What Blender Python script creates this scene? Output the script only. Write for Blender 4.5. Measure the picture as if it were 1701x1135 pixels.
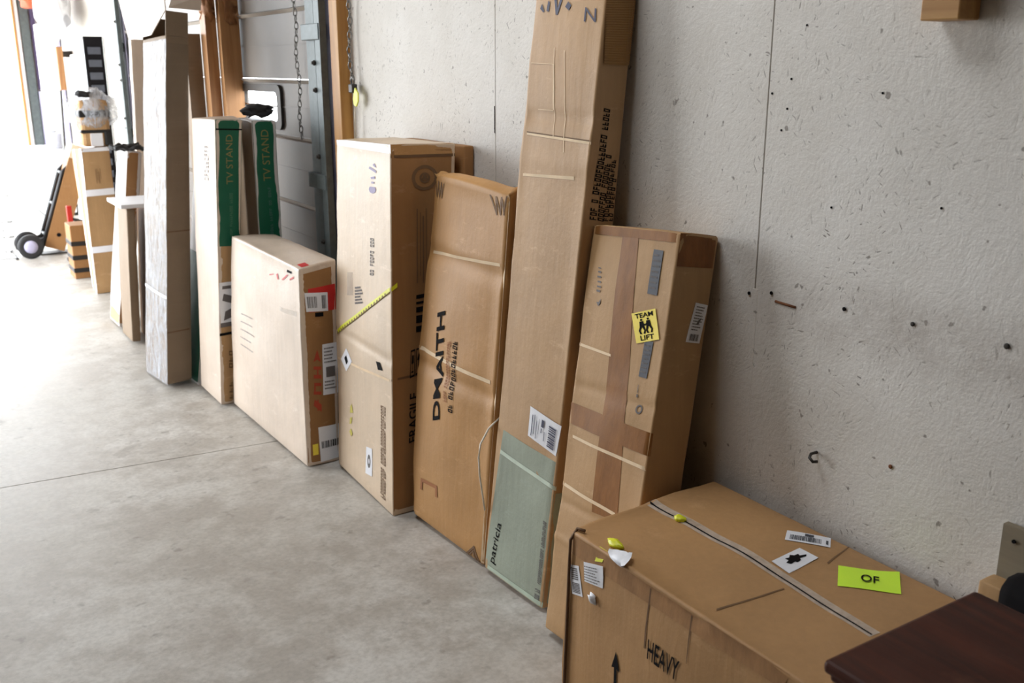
import bpy, bmesh, math, random
from mathutils import Vector, Matrix, noise as mnoise
R = math.radians
scn = bpy.context.scene
col = scn.collection
for o in list(bpy.data.objects): bpy.data.objects.remove(o)

# ------------------------------------------------------------------ camera
cd = bpy.data.cameras.new('camera'); cam = bpy.data.objects.new('camera', cd); col.objects.link(cam)
cd.sensor_width = 36.0; cd.lens = 36.0*1620/1701; cd.clip_start = .02; cd.clip_end = 200
yaw, pitch = R(32.45), R(15.7)
fwd = Vector((math.sin(yaw)*math.cos(pitch), math.cos(yaw)*math.cos(pitch), -math.sin(pitch)))
cam.location = (0, 0, 1.6); cam.rotation_euler = fwd.to_track_quat('-Z', 'Y').to_euler()
cd.dof.use_dof = True; cd.dof.focus_distance = 2.7; cd.dof.aperture_fstop = 5.0
scn.camera = cam
# ------------------------------------------------------------------ world, sun, exposure
w = bpy.data.worlds.new('overcast_sky'); scn.world = w; w.use_nodes = True
bg = w.node_tree.nodes['Background']; bg.inputs[0].default_value = (.90, .95, 1.0, 1); bg.inputs[1].default_value = 11.0
vs = scn.view_settings; vs.view_transform = 'Standard'; vs.look = 'None'; vs.gamma = 1; vs.use_curve_mapping = False; vs.exposure = 0.18
def area(name, loc, rot, sx, sy, power, colr=(1, 1, 1), portal=False):
    l = bpy.data.lights.new(name, 'AREA'); l.shape = 'RECTANGLE'; l.size = sx; l.size_y = sy; l.energy = power; l.color = colr
    if portal: l.cycles.is_portal = True
    o = bpy.data.objects.new(name, l); col.objects.link(o); o.location = loc; o.rotation_euler = rot; return o
area('side_bay_portal', (-1.62, 9.1, 1.55), (0, R(-90), 0), 3.1, 7.0, 1, portal=True)
area('end_bay_portal', (-.05, 13.02, 1.6), (R(-90), 0, 0), 3.0, 3.2, 1, portal=True)
area('roof_light_portal', (.55, 2.4, 3.29), (0, 0, 0), .9, 1.2, 1, portal=True)

# ------------------------------------------------------------------ materials
def srgb(r, g, b):
    f = lambda c: (c/12.92 if c <= .04045 else ((c+.055)/1.055)**2.4)
    return (f(r/255), f(g/255), f(b/255), 1)
class NT:
    def __init__(s, name):
        s.m = bpy.data.materials.new(name); s.m.use_nodes = True; s.t = s.m.node_tree
        s.b = s.t.nodes['Principled BSDF']
    def n(s, typ, **kw):
        x = s.t.nodes.new(typ)
        for k, v in kw.items():
            if k[0] == 'i': x.inputs[int(k[1:]) if k[1:].isdigit() else k[1:]].default_value = v
            else: setattr(x, k, v)
        return x
    def l(s, a, b): s.t.links.new(a, b)
    def coord(s, scale=(1, 1, 1), loc=(0, 0, 0), rot=(0, 0, 0)):
        c = s.n('ShaderNodeTexCoord'); m = s.n('ShaderNodeMapping'); s.l(c.outputs['Object'], m.inputs[0])
        m.inputs['Scale'].default_value = scale; m.inputs['Location'].default_value = loc; m.inputs['Rotation'].default_value = rot
        return m.outputs[0]
    def noise(s, vec, scale, detail=4, rough=.6, dist=0):
        x = s.n('ShaderNodeTexNoise'); x.inputs['Scale'].default_value = scale; x.inputs['Detail'].default_value = detail
        x.inputs['Roughness'].default_value = rough; x.inputs['Distortion'].default_value = dist; s.l(vec, x.inputs['Vector']); return x.outputs[0]
    def ramp(s, fac, stops):
        x = s.n('ShaderNodeValToRGB'); e = x.color_ramp.elements
        while len(e) < len(stops): e.new(.5)
        for i, (p, c) in enumerate(stops): e[i].position = p; e[i].color = c if len(c) == 4 else (*c, 1)
        s.l(fac, x.inputs[0]); return x.outputs[0]
    def mix(s, fac, a, b, mode='MIX'):
        x = s.n('ShaderNodeMix', data_type='RGBA', blend_type=mode)
        for v, i in ((fac, 0), (a, 6), (b, 7)):
            if isinstance(v, (int, float)): x.inputs[i].default_value = v
            elif isinstance(v, tuple): x.inputs[i].default_value = v
            else: s.l(v, x.inputs[i])
        return x.outputs[2]
    def bump(s, h, strength, dist=.01, prev=None):
        x = s.n('ShaderNodeBump'); x.inputs['Strength'].default_value = strength; x.inputs['Distance'].default_value = dist
        s.l(h, x.inputs['Height'])
        if prev: s.l(prev, x.inputs['Normal'])
        return x.outputs[0]
    def out(s, colr, rough=.6, normal=None, metal=0, **kw):
        if isinstance(colr, tuple): s.b.inputs['Base Color'].default_value = colr
        else: s.l(colr, s.b.inputs['Base Color'])
        if isinstance(rough, (int, float)): s.b.inputs['Roughness'].default_value = rough
        else: s.l(rough, s.b.inputs['Roughness'])
        s.b.inputs['Metallic'].default_value = metal
        if normal: s.l(normal, s.b.inputs['Normal'])
        for k, v in kw.items(): s.b.inputs[k.replace('_', ' ')].default_value = v
        return s.m
def g(v): return (v, v, v, 1)
def mul(c, k): return (c[0]*k, c[1]*k, c[2]*k, 1)

def cardboard(name, c, flute='z', seed=0, scuff=.5, gloss=.62, spec=.3):
    t = NT(name); v = t.coord(loc=(seed*3.1, seed*1.7, seed*2.3))
    big = t.noise(v, 2.2, 3); mid = t.noise(v, 9, 5, .65)
    sc = {'z': (60, 60, 3), 'h': (3, 3, 90)}[flute]
    fl = t.noise(t.coord(scale=sc, loc=(seed, 0, 0)), 1.0, 3, .6)
    a = t.mix(t.ramp(big, [(.3, g(0)), (.7, g(1))]), mul(c, .86), mul(c, 1.1))
    a = t.mix(t.ramp(mid, [(.35, g(.35)), (.65, g(0))]), a, mul(c, .78))
    a = t.mix(t.ramp(fl, [(.35, g(0)), (.7, g(.25))]), a, mul(c, 1.18))
    pale = (min(1, c[0]*1.5+.05), min(1, c[1]*1.55+.06), min(1, c[2]*1.7+.07), 1)
    sm = t.noise(t.coord(scale=(5, 5, 14), loc=(seed, 4, 2)), 1.3, 6, .75)
    a = t.mix(t.ramp(sm, [(.6, g(0)), (.74, g(scuff))]), a, pale)
    nb = t.bump(fl, .2, .004); nb = t.bump(mid, .35, .007, nb)
    return t.out(a, gloss, nb, Specular_IOR_Level=spec)
def plain(name, c, rough=.6, metal=0, var=.12, scale=12, bump=.0, **kw):
    t = NT(name); v = t.coord(); n = t.noise(v, scale, 4)
    a = t.mix(t.ramp(n, [(.3, g(0)), (.7, g(1))]), mul(c, 1-var), mul(c, 1+var))
    return t.out(a, rough, t.bump(n, bump, .01) if bump else None, metal, **kw)
def wood(name, c, dark, axis=2, scale=1.0, rough=.55):
    t = NT(name); s = [28*scale]*3; s[axis] = 1.6*scale
    n = t.noise(t.coord(scale=tuple(s)), 1.0, 5, .6, .6); n2 = t.noise(t.coord(), 3*scale, 3)
    a = t.mix(t.ramp(n, [(.3, g(0)), (.7, g(1))]), dark, c); a = t.mix(t.ramp(n2, [(.3, g(.4)), (.6, g(0))]), a, mul(dark, .9))
    return t.out(a, rough, t.bump(n, .15, .004))
def tape_mat(name, c, rough=.4, alpha=1.0):
    t = NT(name); n = t.noise(t.coord(scale=(20, 20, 6)), 1.5, 5, .7)
    a = t.mix(t.ramp(n, [(.35, g(0)), (.7, g(1))]), mul(c, .85), mul(c, 1.25))
    return t.out(a, rough, t.bump(n, .25, .004), Alpha=alpha, Specular_IOR_Level=.5 if alpha < 1 else .2)

def osb_mat():
    t = NT('white_painted_osb'); v = t.coord(scale=(1, 1, 1))
    h = None; cracks = None
    for k, (sc, st) in enumerate(((15, 1), (23, 2))):
        vo = t.n('ShaderNodeTexVoronoi'); vo.inputs['Scale'].default_value = sc; vo.inputs['Randomness'].default_value = 1
        wv = t.n('ShaderNodeVectorMath', operation='ADD'); t.l(v, wv.inputs[0]); wv.inputs[1].default_value = (k*3.3, k*1.7, k)
        t.l(wv.outputs[0], vo.inputs['Vector'])
        ang = t.n('ShaderNodeMath', operation='MULTIPLY'); t.l(vo.outputs['Color'], ang.inputs[0]); ang.inputs[1].default_value = 6.28
        ro = t.n('ShaderNodeVectorRotate', rotation_type='X_AXIS'); t.l(wv.outputs[0], ro.inputs['Vector']); t.l(ang.outputs[0], ro.inputs['Angle'])
        ma = t.n('ShaderNodeMapping'); t.l(ro.outputs[0], ma.inputs[0]); ma.inputs['Scale'].default_value = (1, 30, 150)
        n = t.noise(ma.outputs[0], 1.0, 2, .5)
        hh = t.mix(.55, vo.outputs['Color'], n) if False else n
        h = hh if h is None else t.mix(.5, h, hh)
        cr = t.ramp(n, [(.285, g(1)), (.33, g(0))])
        cracks = cr if cracks is None else t.mix(1, cracks, cr, 'ADD')
    gate = t.noise(v, 3.0, 4, .6); gate = t.ramp(gate, [(.40, g(.05)), (.66, g(.9))])
    cracks = t.mix(1, cracks, gate, 'MULTIPLY')
    st = t.noise(v, 1.4, 5, .65)
    a = t.mix(t.ramp(st, [(.35, g(0)), (.7, g(1))]), srgb(208, 202, 193), srgb(228, 224, 218))
    spots = t.noise(v, 34, 2, .5); spots = t.ramp(spots, [(.25, g(.7)), (.29, g(0))])
    a = t.mix(spots, a, srgb(110, 100, 92)); a = t.mix(cracks, a, srgb(120, 112, 104))
    gp_ = t.n('ShaderNodeNewGeometry'); sx = t.n('ShaderNodeSeparateXYZ'); t.l(gp_.outputs['Position'], sx.inputs[0])
    def mr(sock, a0, a1, b0, b1):
        q = t.n('ShaderNodeMapRange'); q.interpolation_type = 'SMOOTHSTEP'; t.l(sock, q.inputs[0])
        for i_, v_ in enumerate((a0, a1, b0, b1)): q.inputs[i_+1].default_value = v_
        return q.outputs[0]
    def mm(a_, b_):
        q = t.n('ShaderNodeMath', operation='MULTIPLY'); t.l(a_, q.inputs[0])
        if isinstance(b_, float): q.inputs[1].default_value = b_
        else: t.l(b_, q.inputs[1])
        return q.outputs[0]
    band = mm(mm(mr(sx.outputs[2], .93, 1.06, 0, 1), mr(sx.outputs[2], 1.07, 1.18, 1, 0)), mr(sx.outputs[1], 1.45, 1.8, 1, 0))   # grubby rubbed band on the paint
    a = t.mix(mm(mm(band, t.ramp(t.noise(v, 5, 5, .7), [(.35, g(.2)), (.6, g(1))])), .5), a, srgb(150, 136, 124))
    nb = t.bump(h, .11, .012); nb = t.bump(t.noise(v, 60, 4, .7), .3, .006, nb)
    return t.out(a, .62, nb, Specular_IOR_Level=.25)
def concrete_mat():
    t = NT('worn_concrete'); v = t.coord()
    a0 = t.noise(v, .9, 6, .62, .4); a1 = t.noise(v, 4.5, 6, .7); a2 = t.noise(v, 60, 3, .6)
    c = t.mix(t.ramp(a0, [(.32, g(0)), (.68, g(1))]), srgb(186, 181, 172), srgb(206, 203, 197))
    c = t.mix(t.ramp(a1, [(.42, g(.55)), (.6, g(0))]), c, srgb(148, 138, 126))
    st = t.noise(t.coord(loc=(5, 2, 0)), 2.1, 6, .68, .8)
    c = t.mix(t.ramp(st, [(.27, g(.6)), (.39, g(0))]), c, srgb(128, 118, 112))
    pk = t.noise(t.coord(loc=(9, 1, 0)), 14, 3, .6); c = t.mix(t.ramp(pk, [(.28, g(.45)), (.36, g(0))]), c, srgb(120, 112, 104))
    c = t.mix(t.ramp(a2, [(.3, g(.25)), (.6, g(0))]), c, srgb(120, 115, 108))
    r = t.ramp(a1, [(.3, g(.38)), (.7, g(.58))])
    return t.out(c, r, t.bump(a1, .1, .01), Specular_IOR_Level=.4)
M = {}
CB = {}
def cb(key, rgb, **k): CB[key] = cardboard('cardboard_'+key, srgb(*rgb), **k)
cb('pale', (208, 184, 156), seed=1, scuff=.5, gloss=.42, spec=.55)
cb('palest', (214, 195, 176), seed=14, scuff=.4, gloss=.4, spec=.6)  # pale tone also carries the glare on lit sides, painted in
cb('tan', (186, 150, 110), seed=2, gloss=.52)
cb('honey', (184, 138, 86), seed=3, gloss=.52)
cb('kraft', (180, 143, 100), seed=4)
cb('brown', (152, 110, 68), seed=5)
cb('heavy', (180, 138, 92), seed=6, scuff=.25, gloss=.55, spec=.35)
cb('white', (206, 199, 194), seed=7, scuff=.3, gloss=.4, spec=.5)
cb('dull', (132, 112, 90), seed=8, scuff=.2, flute='h')
cb('green', (20, 92, 66), seed=9, scuff=.12, gloss=.45)
cb('sage', (160, 167, 150), seed=10, scuff=.25)
cb('rib', (150, 112, 66), seed=11, flute='h', scuff=.1)
M['osb'] = osb_mat(); M['concrete'] = concrete_mat()
M['paper'] = plain('white_label_paper', srgb(232, 232, 236), .5, var=.05)
M['ink'] = plain('black_ink', srgb(22, 20, 21), .8, Specular_IOR_Level=.08)
M['grey_ink'] = plain('faded_grey_ink', srgb(104, 98, 96), .7)
M['brown_ink'] = plain('faded_brown_ink', srgb(112, 82, 52), .7)
M['orange_ink'] = plain('orange_brown_ink', srgb(150, 92, 44), .7)
M['blue_ink'] = plain('blue_black_ink', srgb(62, 62, 84), .6)
M['red_ink'] = plain('red_ink', srgb(196, 40, 36), .5)
M['darkred_ink'] = plain('dark_red_ink', srgb(170, 62, 34), .6)
M['purple_ink'] = plain('purple_marker_ink', srgb(150, 140, 172), .6)
M['gold_ink'] = plain('dull_gold_ink', srgb(130, 118, 66), .5)
M['navy_ink'] = plain('grey_navy_ink', srgb(62, 64, 72), .6)
M['yellow'] = plain('yellow_sticker', srgb(240, 215, 70), .5, var=.05)
M['lime'] = plain('fluorescent_lime_paper', srgb(214, 255, 60), .5, var=.04)
M['lime_tag'] = plain('lime_yellow_plastic', srgb(222, 222, 40), .4, var=.05)
M['pale_edge'] = plain('worn_pale_cardboard', srgb(226, 200, 164), .7)
M['dark_edge'] = plain('dark_cardboard_fold', srgb(104, 74, 46), .8)
M['tape'] = tape_mat('brown_packing_tape', srgb(138, 92, 48), .5)
M['tape_dark'] = tape_mat('dark_brown_packing_tape', srgb(128, 82, 42))
M['clear'] = tape_mat('clear_packing_tape', srgb(222, 210, 196), .08, .5)
M['film'] = None
M['string'] = plain('pale_plastic_strap', srgb(222, 214, 198), .4)
M['steel'] = plain('galvanised_steel', srgb(92, 100, 100), .5, .3, var=.18, scale=30)
M['chain'] = plain('dull_chain_steel', srgb(140, 138, 134), .4, .6)
M['rubber'] = plain('black_rubber', srgb(34, 33, 34), .6)
M['black'] = plain('black_plastic', srgb(22, 22, 24), .45)
M['door'] = plain('grey_beige_door_paint', srgb(114, 105, 96), .5, var=.07, scale=3)
M['dooredge'] = plain('door_rib_edge_tone', srgb(182, 172, 160), .45, var=.06)  # lighter copy of the door tone; bright rib ledges put into colour
M['post'] = wood('yellow_pine', srgb(196, 146, 76), srgb(156, 104, 48))
M['block'] = wood('pine_block', srgb(196, 152, 92), srgb(160, 112, 60), axis=1)
M['board'] = wood('brown_board', srgb(186, 138, 88), srgb(150, 102, 60))
M['ply'] = wood('grey_plywood', srgb(150, 138, 116), srgb(128, 116, 96), axis=1, scale=.6, rough=.7)
M['darkwood'] = None
M['white_paint'] = plain('white_paint', srgb(236, 236, 238), .5, var=.03)
M['white_plastic'] = plain('white_plastic', srgb(240, 240, 244), .4, var=.03)
M['orange'] = plain('orange_brown_cloth', srgb(186, 84, 44), .8, var=.3, scale=6)
M['purple'] = plain('dark_violet_grey_panel', srgb(66, 52, 84), .6)
M['lavender'] = plain('lavender_grey_metal', srgb(176, 172, 196), .5)
M['red'] = plain('red_paint', srgb(180, 40, 30), .4)
M['rust'] = plain('rusty_nail', srgb(120, 72, 40), .6, .3)
M['darkmetal'] = plain('dark_metal', srgb(60, 56, 52), .5, .5)
def film_mat():
    t = NT('clear_stretch_film'); v = t.coord(scale=(14, 14, 5)); n = t.noise(v, 2.0, 6, .7, 1.2); n2 = t.noise(t.coord(scale=(60, 60, 60)), 1.0, 3, .6)
    a = t.ramp(n, [(.34, g(.12)), (.64, g(.7))])  # whitish streaks in the alpha stand in for the film's shine
    t.l(a, t.b.inputs['Alpha'])
    return t.out(srgb(214, 218, 226), .12, t.bump(n2, .5, .01, t.bump(n, .9, .02)), Specular_IOR_Level=1.0)
M['film'] = film_mat()
def mahog():
    t = NT('dark_mahogany'); n = t.noise(t.coord(scale=(22, 1.6, 22)), 1.2, 6, .65, .8); n2 = t.noise(t.coord(), 5, 5, .7)
    a = t.mix(t.ramp(n, [(.3, g(0)), (.75, g(1))]), srgb(44, 20, 12), srgb(84, 40, 24)); a = t.mix(t.ramp(n2, [(.62, g(0)), (.72, g(.25))]), a, srgb(120, 80, 60))
    return t.out(a, t.ramp(n2, [(.3, g(.42)), (.7, g(.6))]), t.bump(n, .08, .003), Specular_IOR_Level=.22)
M['darkwood'] = mahog()
def glass():
    t = NT('window_glass'); return t.out((.95, .97, 1, 1), .05, None, Transmission_Weight=1.0, IOR=1.02)
M['glass'] = glass()

# ------------------------------------------------------------------ object helpers
def tag(o, label=None, cat=None, group=None, kind=None):
    if label: o['label'] = label
    if cat: o['category'] = cat
    if group: o['group'] = group
    if kind: o['kind'] = kind
    return o
def root(name, loc, label, cat, group=None):
    o = bpy.data.objects.new(name, None); o.empty_display_size = .1; o.location = loc; col.objects.link(o)
    return tag(o, label, cat, group)
def org(p):
    v = Vector((0, 0, 0))
    while p is not None: v += p.location; p = p.parent
    return v
def link(name, verts, faces, mat, parent=None, smooth=False, world=True):
    """one mesh object; verts in world metres, stored relative to the parent"""
    me = bpy.data.meshes.new(name); off = org(parent)
    if parent is None and world:
        off = Vector((sum(v[0] for v in verts)/len(verts), sum(v[1] for v in verts)/len(verts), min(v[2] for v in verts)))
    me.from_pydata([Vector(v)-off for v in verts], [], faces); me.update()
    bm = bmesh.new(); bm.from_mesh(me); bmesh.ops.recalc_face_normals(bm, faces=bm.faces[:]); bm.to_mesh(me); bm.free()
    if smooth:
        for pl in me.polygons: pl.use_smooth = True
    o = bpy.data.objects.new(name, me); col.objects.link(o)
    if mat: me.materials.append(mat)
    if parent is not None: o.parent = parent
    elif world: o.location = off
    return o
class MB:
    def __init__(s): s.v = []; s.f = []
    def hexa(s, p):  # 8 points: bottom ring 0..3, top ring 4..7
        k = len(s.v); s.v += [Vector(q) for q in p]
        s.f += [[k+i for i in f] for f in ((3, 2, 1, 0), (4, 5, 6, 7), (0, 1, 5, 4), (1, 2, 6, 5), (2, 3, 7, 6), (3, 0, 4, 7))]; return s
    def box(s, x0, x1, y0, y1, z0, z1, ch=0):
        if ch <= 0:
            return s.hexa([(x0, y0, z0), (x1, y0, z0), (x1, y1, z0), (x0, y1, z0), (x0, y0, z1), (x1, y0, z1), (x1, y1, z1), (x0, y1, z1)])
        bm = bmesh.new(); bmesh.ops.create_cube(bm, size=1)
        for v in bm.verts: v.co = Vector((x0+(v.co.x+.5)*(x1-x0), y0+(v.co.y+.5)*(y1-y0), z0+(v.co.z+.5)*(z1-z0)))
        bmesh.ops.bevel(bm, geom=bm.edges[:], offset=ch, segments=2, affect='EDGES', profile=.5)
        return s.add(bm)
    def add(s, bm, mtx=None):
        k = len(s.v); bm.verts.index_update()
        s.v += [(mtx @ v.co if mtx else v.co.copy()) for v in bm.verts]; s.f += [[k+v.index for v in f.verts] for f in bm.faces]; bm.free(); return s
    def obox(s, c, ax, ay, az, ch=0):  # oriented box: centre and three half-axes
        c, ax, ay, az = map(Vector, (c, ax, ay, az))
        return s.hexa([c-ax-ay-az, c+ax-ay-az, c+ax+ay-az, c-ax+ay-az, c-ax-ay+az, c+ax-ay+az, c+ax+ay+az, c-ax+ay+az])
    def tube(s, pts, r, n=8, closed=False):
        pts = [Vector(p) for p in pts]; k = len(s.v); m = len(pts); up = Vector((.13, .21, .97))
        for i, p in enumerate(pts):
            a = pts[(i-1) % m] if (closed or i) else p; b = pts[(i+1) % m] if (closed or i < m-1) else p
            t = (b-a).normalized(); u = t.cross(up)
            if u.length < .05: u = t.cross(Vector((1, 0, 0)))
            u.normalize(); w2 = t.cross(u); rr = r[i] if isinstance(r, (list, tuple)) else r
            s.v += [p+rr*(math.cos(2*math.pi*j/n)*u+math.sin(2*math.pi*j/n)*w2) for j in range(n)]
        for i in range(m if closed else m-1):
            a, b = k+i*n, k+((i+1) % m)*n
            s.f += [[a+j, a+(j+1) % n, b+(j+1) % n, b+j] for j in range(n)]
        if not closed:
            s.f.append([k+j for j in range(n)][::-1]); s.f.append([k+(m-1)*n+j for j in range(n)])
        return s
    def lathe(s, c, axis, prof, n=20):  # prof: (radius, along)
        c = Vector(c); t = Vector(axis).normalized(); u = t.orthogonal().normalized(); w2 = t.cross(u); k = len(s.v)
        for r, a in prof: s.v += [c+t*a+r*(math.cos(2*math.pi*j/n)*u+math.sin(2*math.pi*j/n)*w2) for j in range(n)]
        for i in range(len(prof)-1):
            a, b = k+i*n, k+(i+1)*n; s.f += [[a+j, a+(j+1) % n, b+(j+1) % n, b+j] for j in range(n)]
        s.f.append([k+j for j in range(n)][::-1]); s.f.append([k+(len(prof)-1)*n+j for j in range(n)]); return s
    def build(s, name, mat, parent=None, smooth=False): return link(name, s.v, s.f, mat, parent, smooth)

# ------------------------------------------------------------------ cartons
FACE = {'F': ('fF0', 'nF0', 'nF1', 'fF1'), 'N': ('nF0', 'nB0', 'nB1', 'nF1'), 'T': ('fF1', 'nF1', 'nB1', 'fB1')}
class Carton:
    """a carton from its eight corners (n/f near-far along the wall, F/B room side-wall side, 0/1 bottom-top), softly bulged"""
    def __init__(s, key, name, label, group, mat, bulge=.004, rough=.003, r=.006, seed=1, cat='box', creases=(), soft=0):
        P = {k: Vector(v) for k, v in BOX[key].items()}; s.P = P; s.bulge = bulge; s.rough = rough; s.r = r; s.seed = seed; s.creases = creases
        s.w = (P['fF0']-P['nF0']).length; s.d = (P['nB0']-P['nF0']).length; s.h = (P['nF1']-P['nF0']).length
        base = (P['nF0']+P['nB0']+P['fF0']+P['fB0'])/4; base.z = 0; s.loc = base
        s.root = root(name, base, label, cat, group)
        s.body = s.mesh(mat)
    def tri(s, b, a, c):
        P = s.P; q = Vector((0, 0, 0))
        for kb, fb in (('F', 1-b), ('B', b)):
            for ka, fa in (('n', 1-a), ('f', a)):
                for kc, fc in (('0', 1-c), ('1', c)): q += P[ka+kb+kc]*(fa*fb*fc)
        return q
    def at(s, b, a, c, off=0.0):
        D = Vector((s.d, s.w, s.h)); p = Vector((b*s.d, a*s.w, c*s.h)); r = s.r
        core = Vector([min(max(p[i], r), D[i]-r) for i in range(3)]); n = p-core
        if n.length > 1e-9: n.normalize()
        else: n = Vector((0, 0, 0))
        p = core+n*r
        k = mnoise.noise(p*7+Vector((s.seed*5.3, 0, 0)))*s.rough+mnoise.noise(p*2.3+Vector((0, s.seed*3.7, 0)))*s.rough*1.3
        e = 1.0
        for i in range(3):
            if abs(n[i]) < .5: x = p[i]/D[i]; e *= min(1, 4*x*(1-x)*1.0)
        k = k*min(1, .25+e*2)+s.bulge*e
        for face, v0, wd, dp in s.creases:
            hit = (face == 'F' and n.x < -.7) or (face == 'N' and n.y < -.7)
            if hit: x = (p.z/D.z-v0)/wd; k += dp*math.exp(-x*x)
        if c < .02 or n.x > .1: k = min(k, .0)      # flat underneath and against the wall
        q = s.tri(p.x/D.x, p.y/D.y, p.z/D.z)
        # local face directions in world space
        P = s.P; ex = (P['nB0']-P['nF0']).normalized(); ey = (P['fF0']-P['nF0']).normalized(); ez = (P['nF1']-P['nF0']).normalized()
        q = q+(ex*n.x+ey*n.y+ez*n.z)*(k+off); q.z = max(q.z, .0005 if off == 0 else .001); return q
    def mesh(s, mat):
        def grid(L):
            n = max(4, min(26, int(L/.045))); r = s.r/L
            return [0, r*.35, r]+[r+(1-2*r)*i/n for i in range(1, n)]+[1-r, 1-r*.35, 1]
        B, A, Z = grid(s.d), grid(s.w), grid(s.h); V, F, idx = [], [], {}
        for _, v0, wd, _d in s.creases: Z = [z for z in Z if abs(z-v0) > wd*2.3]+[v0+wd*k*.5 for k in range(-4, 5)]
        Z.sort()
        def vid(b, a, c):
            k = (round(b, 5), round(a, 5), round(c, 5))
            if k not in idx: idx[k] = len(V); V.append(s.at(b, a, c))
            return idx[k]
        for (U, W, fn) in ((A, Z, lambda u, v: (0, u, v)), (A, Z, lambda u, v: (1, u, v)), (B, Z, lambda u, v: (u, 0, v)), (B, Z, lambda u, v: (u, 1, v)), (B, A, lambda u, v: (u, v, 0)), (B, A, lambda u, v: (u, v, 1))):
            for i in range(len(U)-1):
                for j in range(len(W)-1):
                    F.append([vid(*fn(U[i], W[j])), vid(*fn(U[i+1], W[j])), vid(*fn(U[i+1], W[j+1])), vid(*fn(U[i], W[j+1]))])
        return link('carton_body', V, F, mat, s.root, True)
    def uv(s, face, u, v, off):
        if face == 'F': return s.at(0, 1-u, v, off)
        if face == 'N': return s.at(u, 0, v, off)
        return s.at(v, 1-u, 1, off)
    def bil(s, Q, x, y):
        u = Q[0][0]*(1-x)*(1-y)+Q[1][0]*x*(1-y)+Q[2][0]*x*y+Q[3][0]*(1-x)*y
        v = Q[0][1]*(1-x)*(1-y)+Q[1][1]*x*(1-y)+Q[2][1]*x*y+Q[3][1]*(1-x)*y
        return u, v
    def quad(s, name, face, Q, mat, off=.0008, label=None, parent=None, poly=None, curl=0):
        """a flat sticker, tape or print lying on a face"""
        lu = max(abs(Q[1][0]-Q[0][0]), abs(Q[1][1]-Q[0][1])); V, F = [], []
        L1 = (s.uv(face, *Q[1], 0)-s.uv(face, *Q[0], 0)).length; L2 = (s.uv(face, *Q[3], 0)-s.uv(face, *Q[0], 0)).length
        nx, ny = max(1, min(40, int(L1/.02))), max(1, min(40, int(L2/.02)))
        for j in range(ny+1):
            for i in range(nx+1):
                x, y = i/nx, j/ny; u, v = s.bil(Q, x, y)
                V.append(s.uv(face, u, v, off+curl*(x*x*y*y)))
        for j in range(ny):
            for i in range(nx): a = j*(nx+1)+i; F.append([a, a+1, a+nx+2, a+nx+1])
        o = link(name, V, F, mat, parent or s.root, True)
        if label: o['label'] = label
        return o
    def dec(s, name, key, mat, off=.0008, label=None, parent=None, curl=0):
        _, face, Q = DEC[key]; return s.quad(name, face, Q, mat, off, label, parent, curl=curl)
    def marks(s, name, key, polys, mat, off=.0016, parent=None, label=None, Q=None, face=None):
        """printed shapes: polygons in the decal's own unit square, joined as one print"""
        if Q is None: _, face, Q = DEC[key]
        V, F = [], []
        for pl in polys:
            k = len(V); W_ = [s.uv(face, *s.bil(Q, x, y), off) for x, y in pl]
            if len(pl) == 4:            # long prints follow the bulge of the board
                nx = min(20, 1+int((W_[1]-W_[0]).length/.025)); ny = min(20, 1+int((W_[3]-W_[0]).length/.025))
                for j in range(ny+1):
                    for i in range(nx+1):
                        a, b = i/nx, j/ny
                        x, y = [pl[0][q]*(1-a)*(1-b)+pl[1][q]*a*(1-b)+pl[2][q]*a*b+pl[3][q]*(1-a)*b for q in (0, 1)]
                        V.append(s.uv(face, *s.bil(Q, x, y), off))
                for j in range(ny):
                    for i in range(nx): a = k+j*(nx+1)+i; F.append([a, a+1, a+nx+2, a+nx+1])
            else: V += W_; F.append(list(range(k, k+len(pl))))
        o = link(name, V, F, mat, parent or s.root); o['kind'] = 'stuff'
        if label: o['label'] = label
        return o
    def text(s, name, key, string, mat, off=.0016, parent=None, label=None, shear=0, bold=.0, Q=None, face=None):
        if Q is None: _, face, Q = DEC[key]
        cu = bpy.data.curves.new('print', 'FONT'); cu.body = string; cu.shear = shear; cu.offset = bold; cu.resolution_u = 3
        o = bpy.data.objects.new('print', cu); col.objects.link(o); dg = bpy.context.evaluated_depsgraph_get(); me = bpy.data.meshes.new_from_object(o.evaluated_get(dg))
        bm = bmesh.new(); bm.from_mesh(me); bmesh.ops.triangulate(bm, faces=bm.faces[:])
        for lim in (.5, .3):
            ed = [e for e in bm.edges if e.calc_length() > lim]
            if ed: bmesh.ops.subdivide_edges(bm, edges=ed, cuts=1); bmesh.ops.triangulate(bm, faces=bm.faces[:])
        bm.verts.index_update(); V = [v.co.copy() for v in bm.verts]; F = [[v.index for v in f.verts] for f in bm.faces]; bm.free()
        bpy.data.objects.remove(o); bpy.data.curves.remove(cu); bpy.data.meshes.remove(me)
        x0, x1 = min(v.x for v in V), max(v.x for v in V); y0, y1 = min(v.y for v in V), max(v.y for v in V)
        W = [s.uv(face, *s.bil(Q, (v.x-x0)/(x1-x0), (v.y-y0)/(y1-y0)), off) for v in V]
        ob = link(name, W, F, mat, parent or s.root)
        if label: ob['label'] = label
        return ob
rng = random.Random(11)
def rc(x0, y0, x1, y1): return [(x0, y0), (x1, y0), (x1, y1), (x0, y1)]
def barcode(n=18, y0=.1, y1=.9, x0=.08, x1=.92):
    out = []; x = x0
    while x < x1:
        w_ = (x1-x0)/n*rng.choice((.3, .5, .8)); out.append(rc(x, y0, min(x+w_, x1), y1)); x += w_+(x1-x0)/n*rng.choice((.25, .4, .6))
    return out
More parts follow.
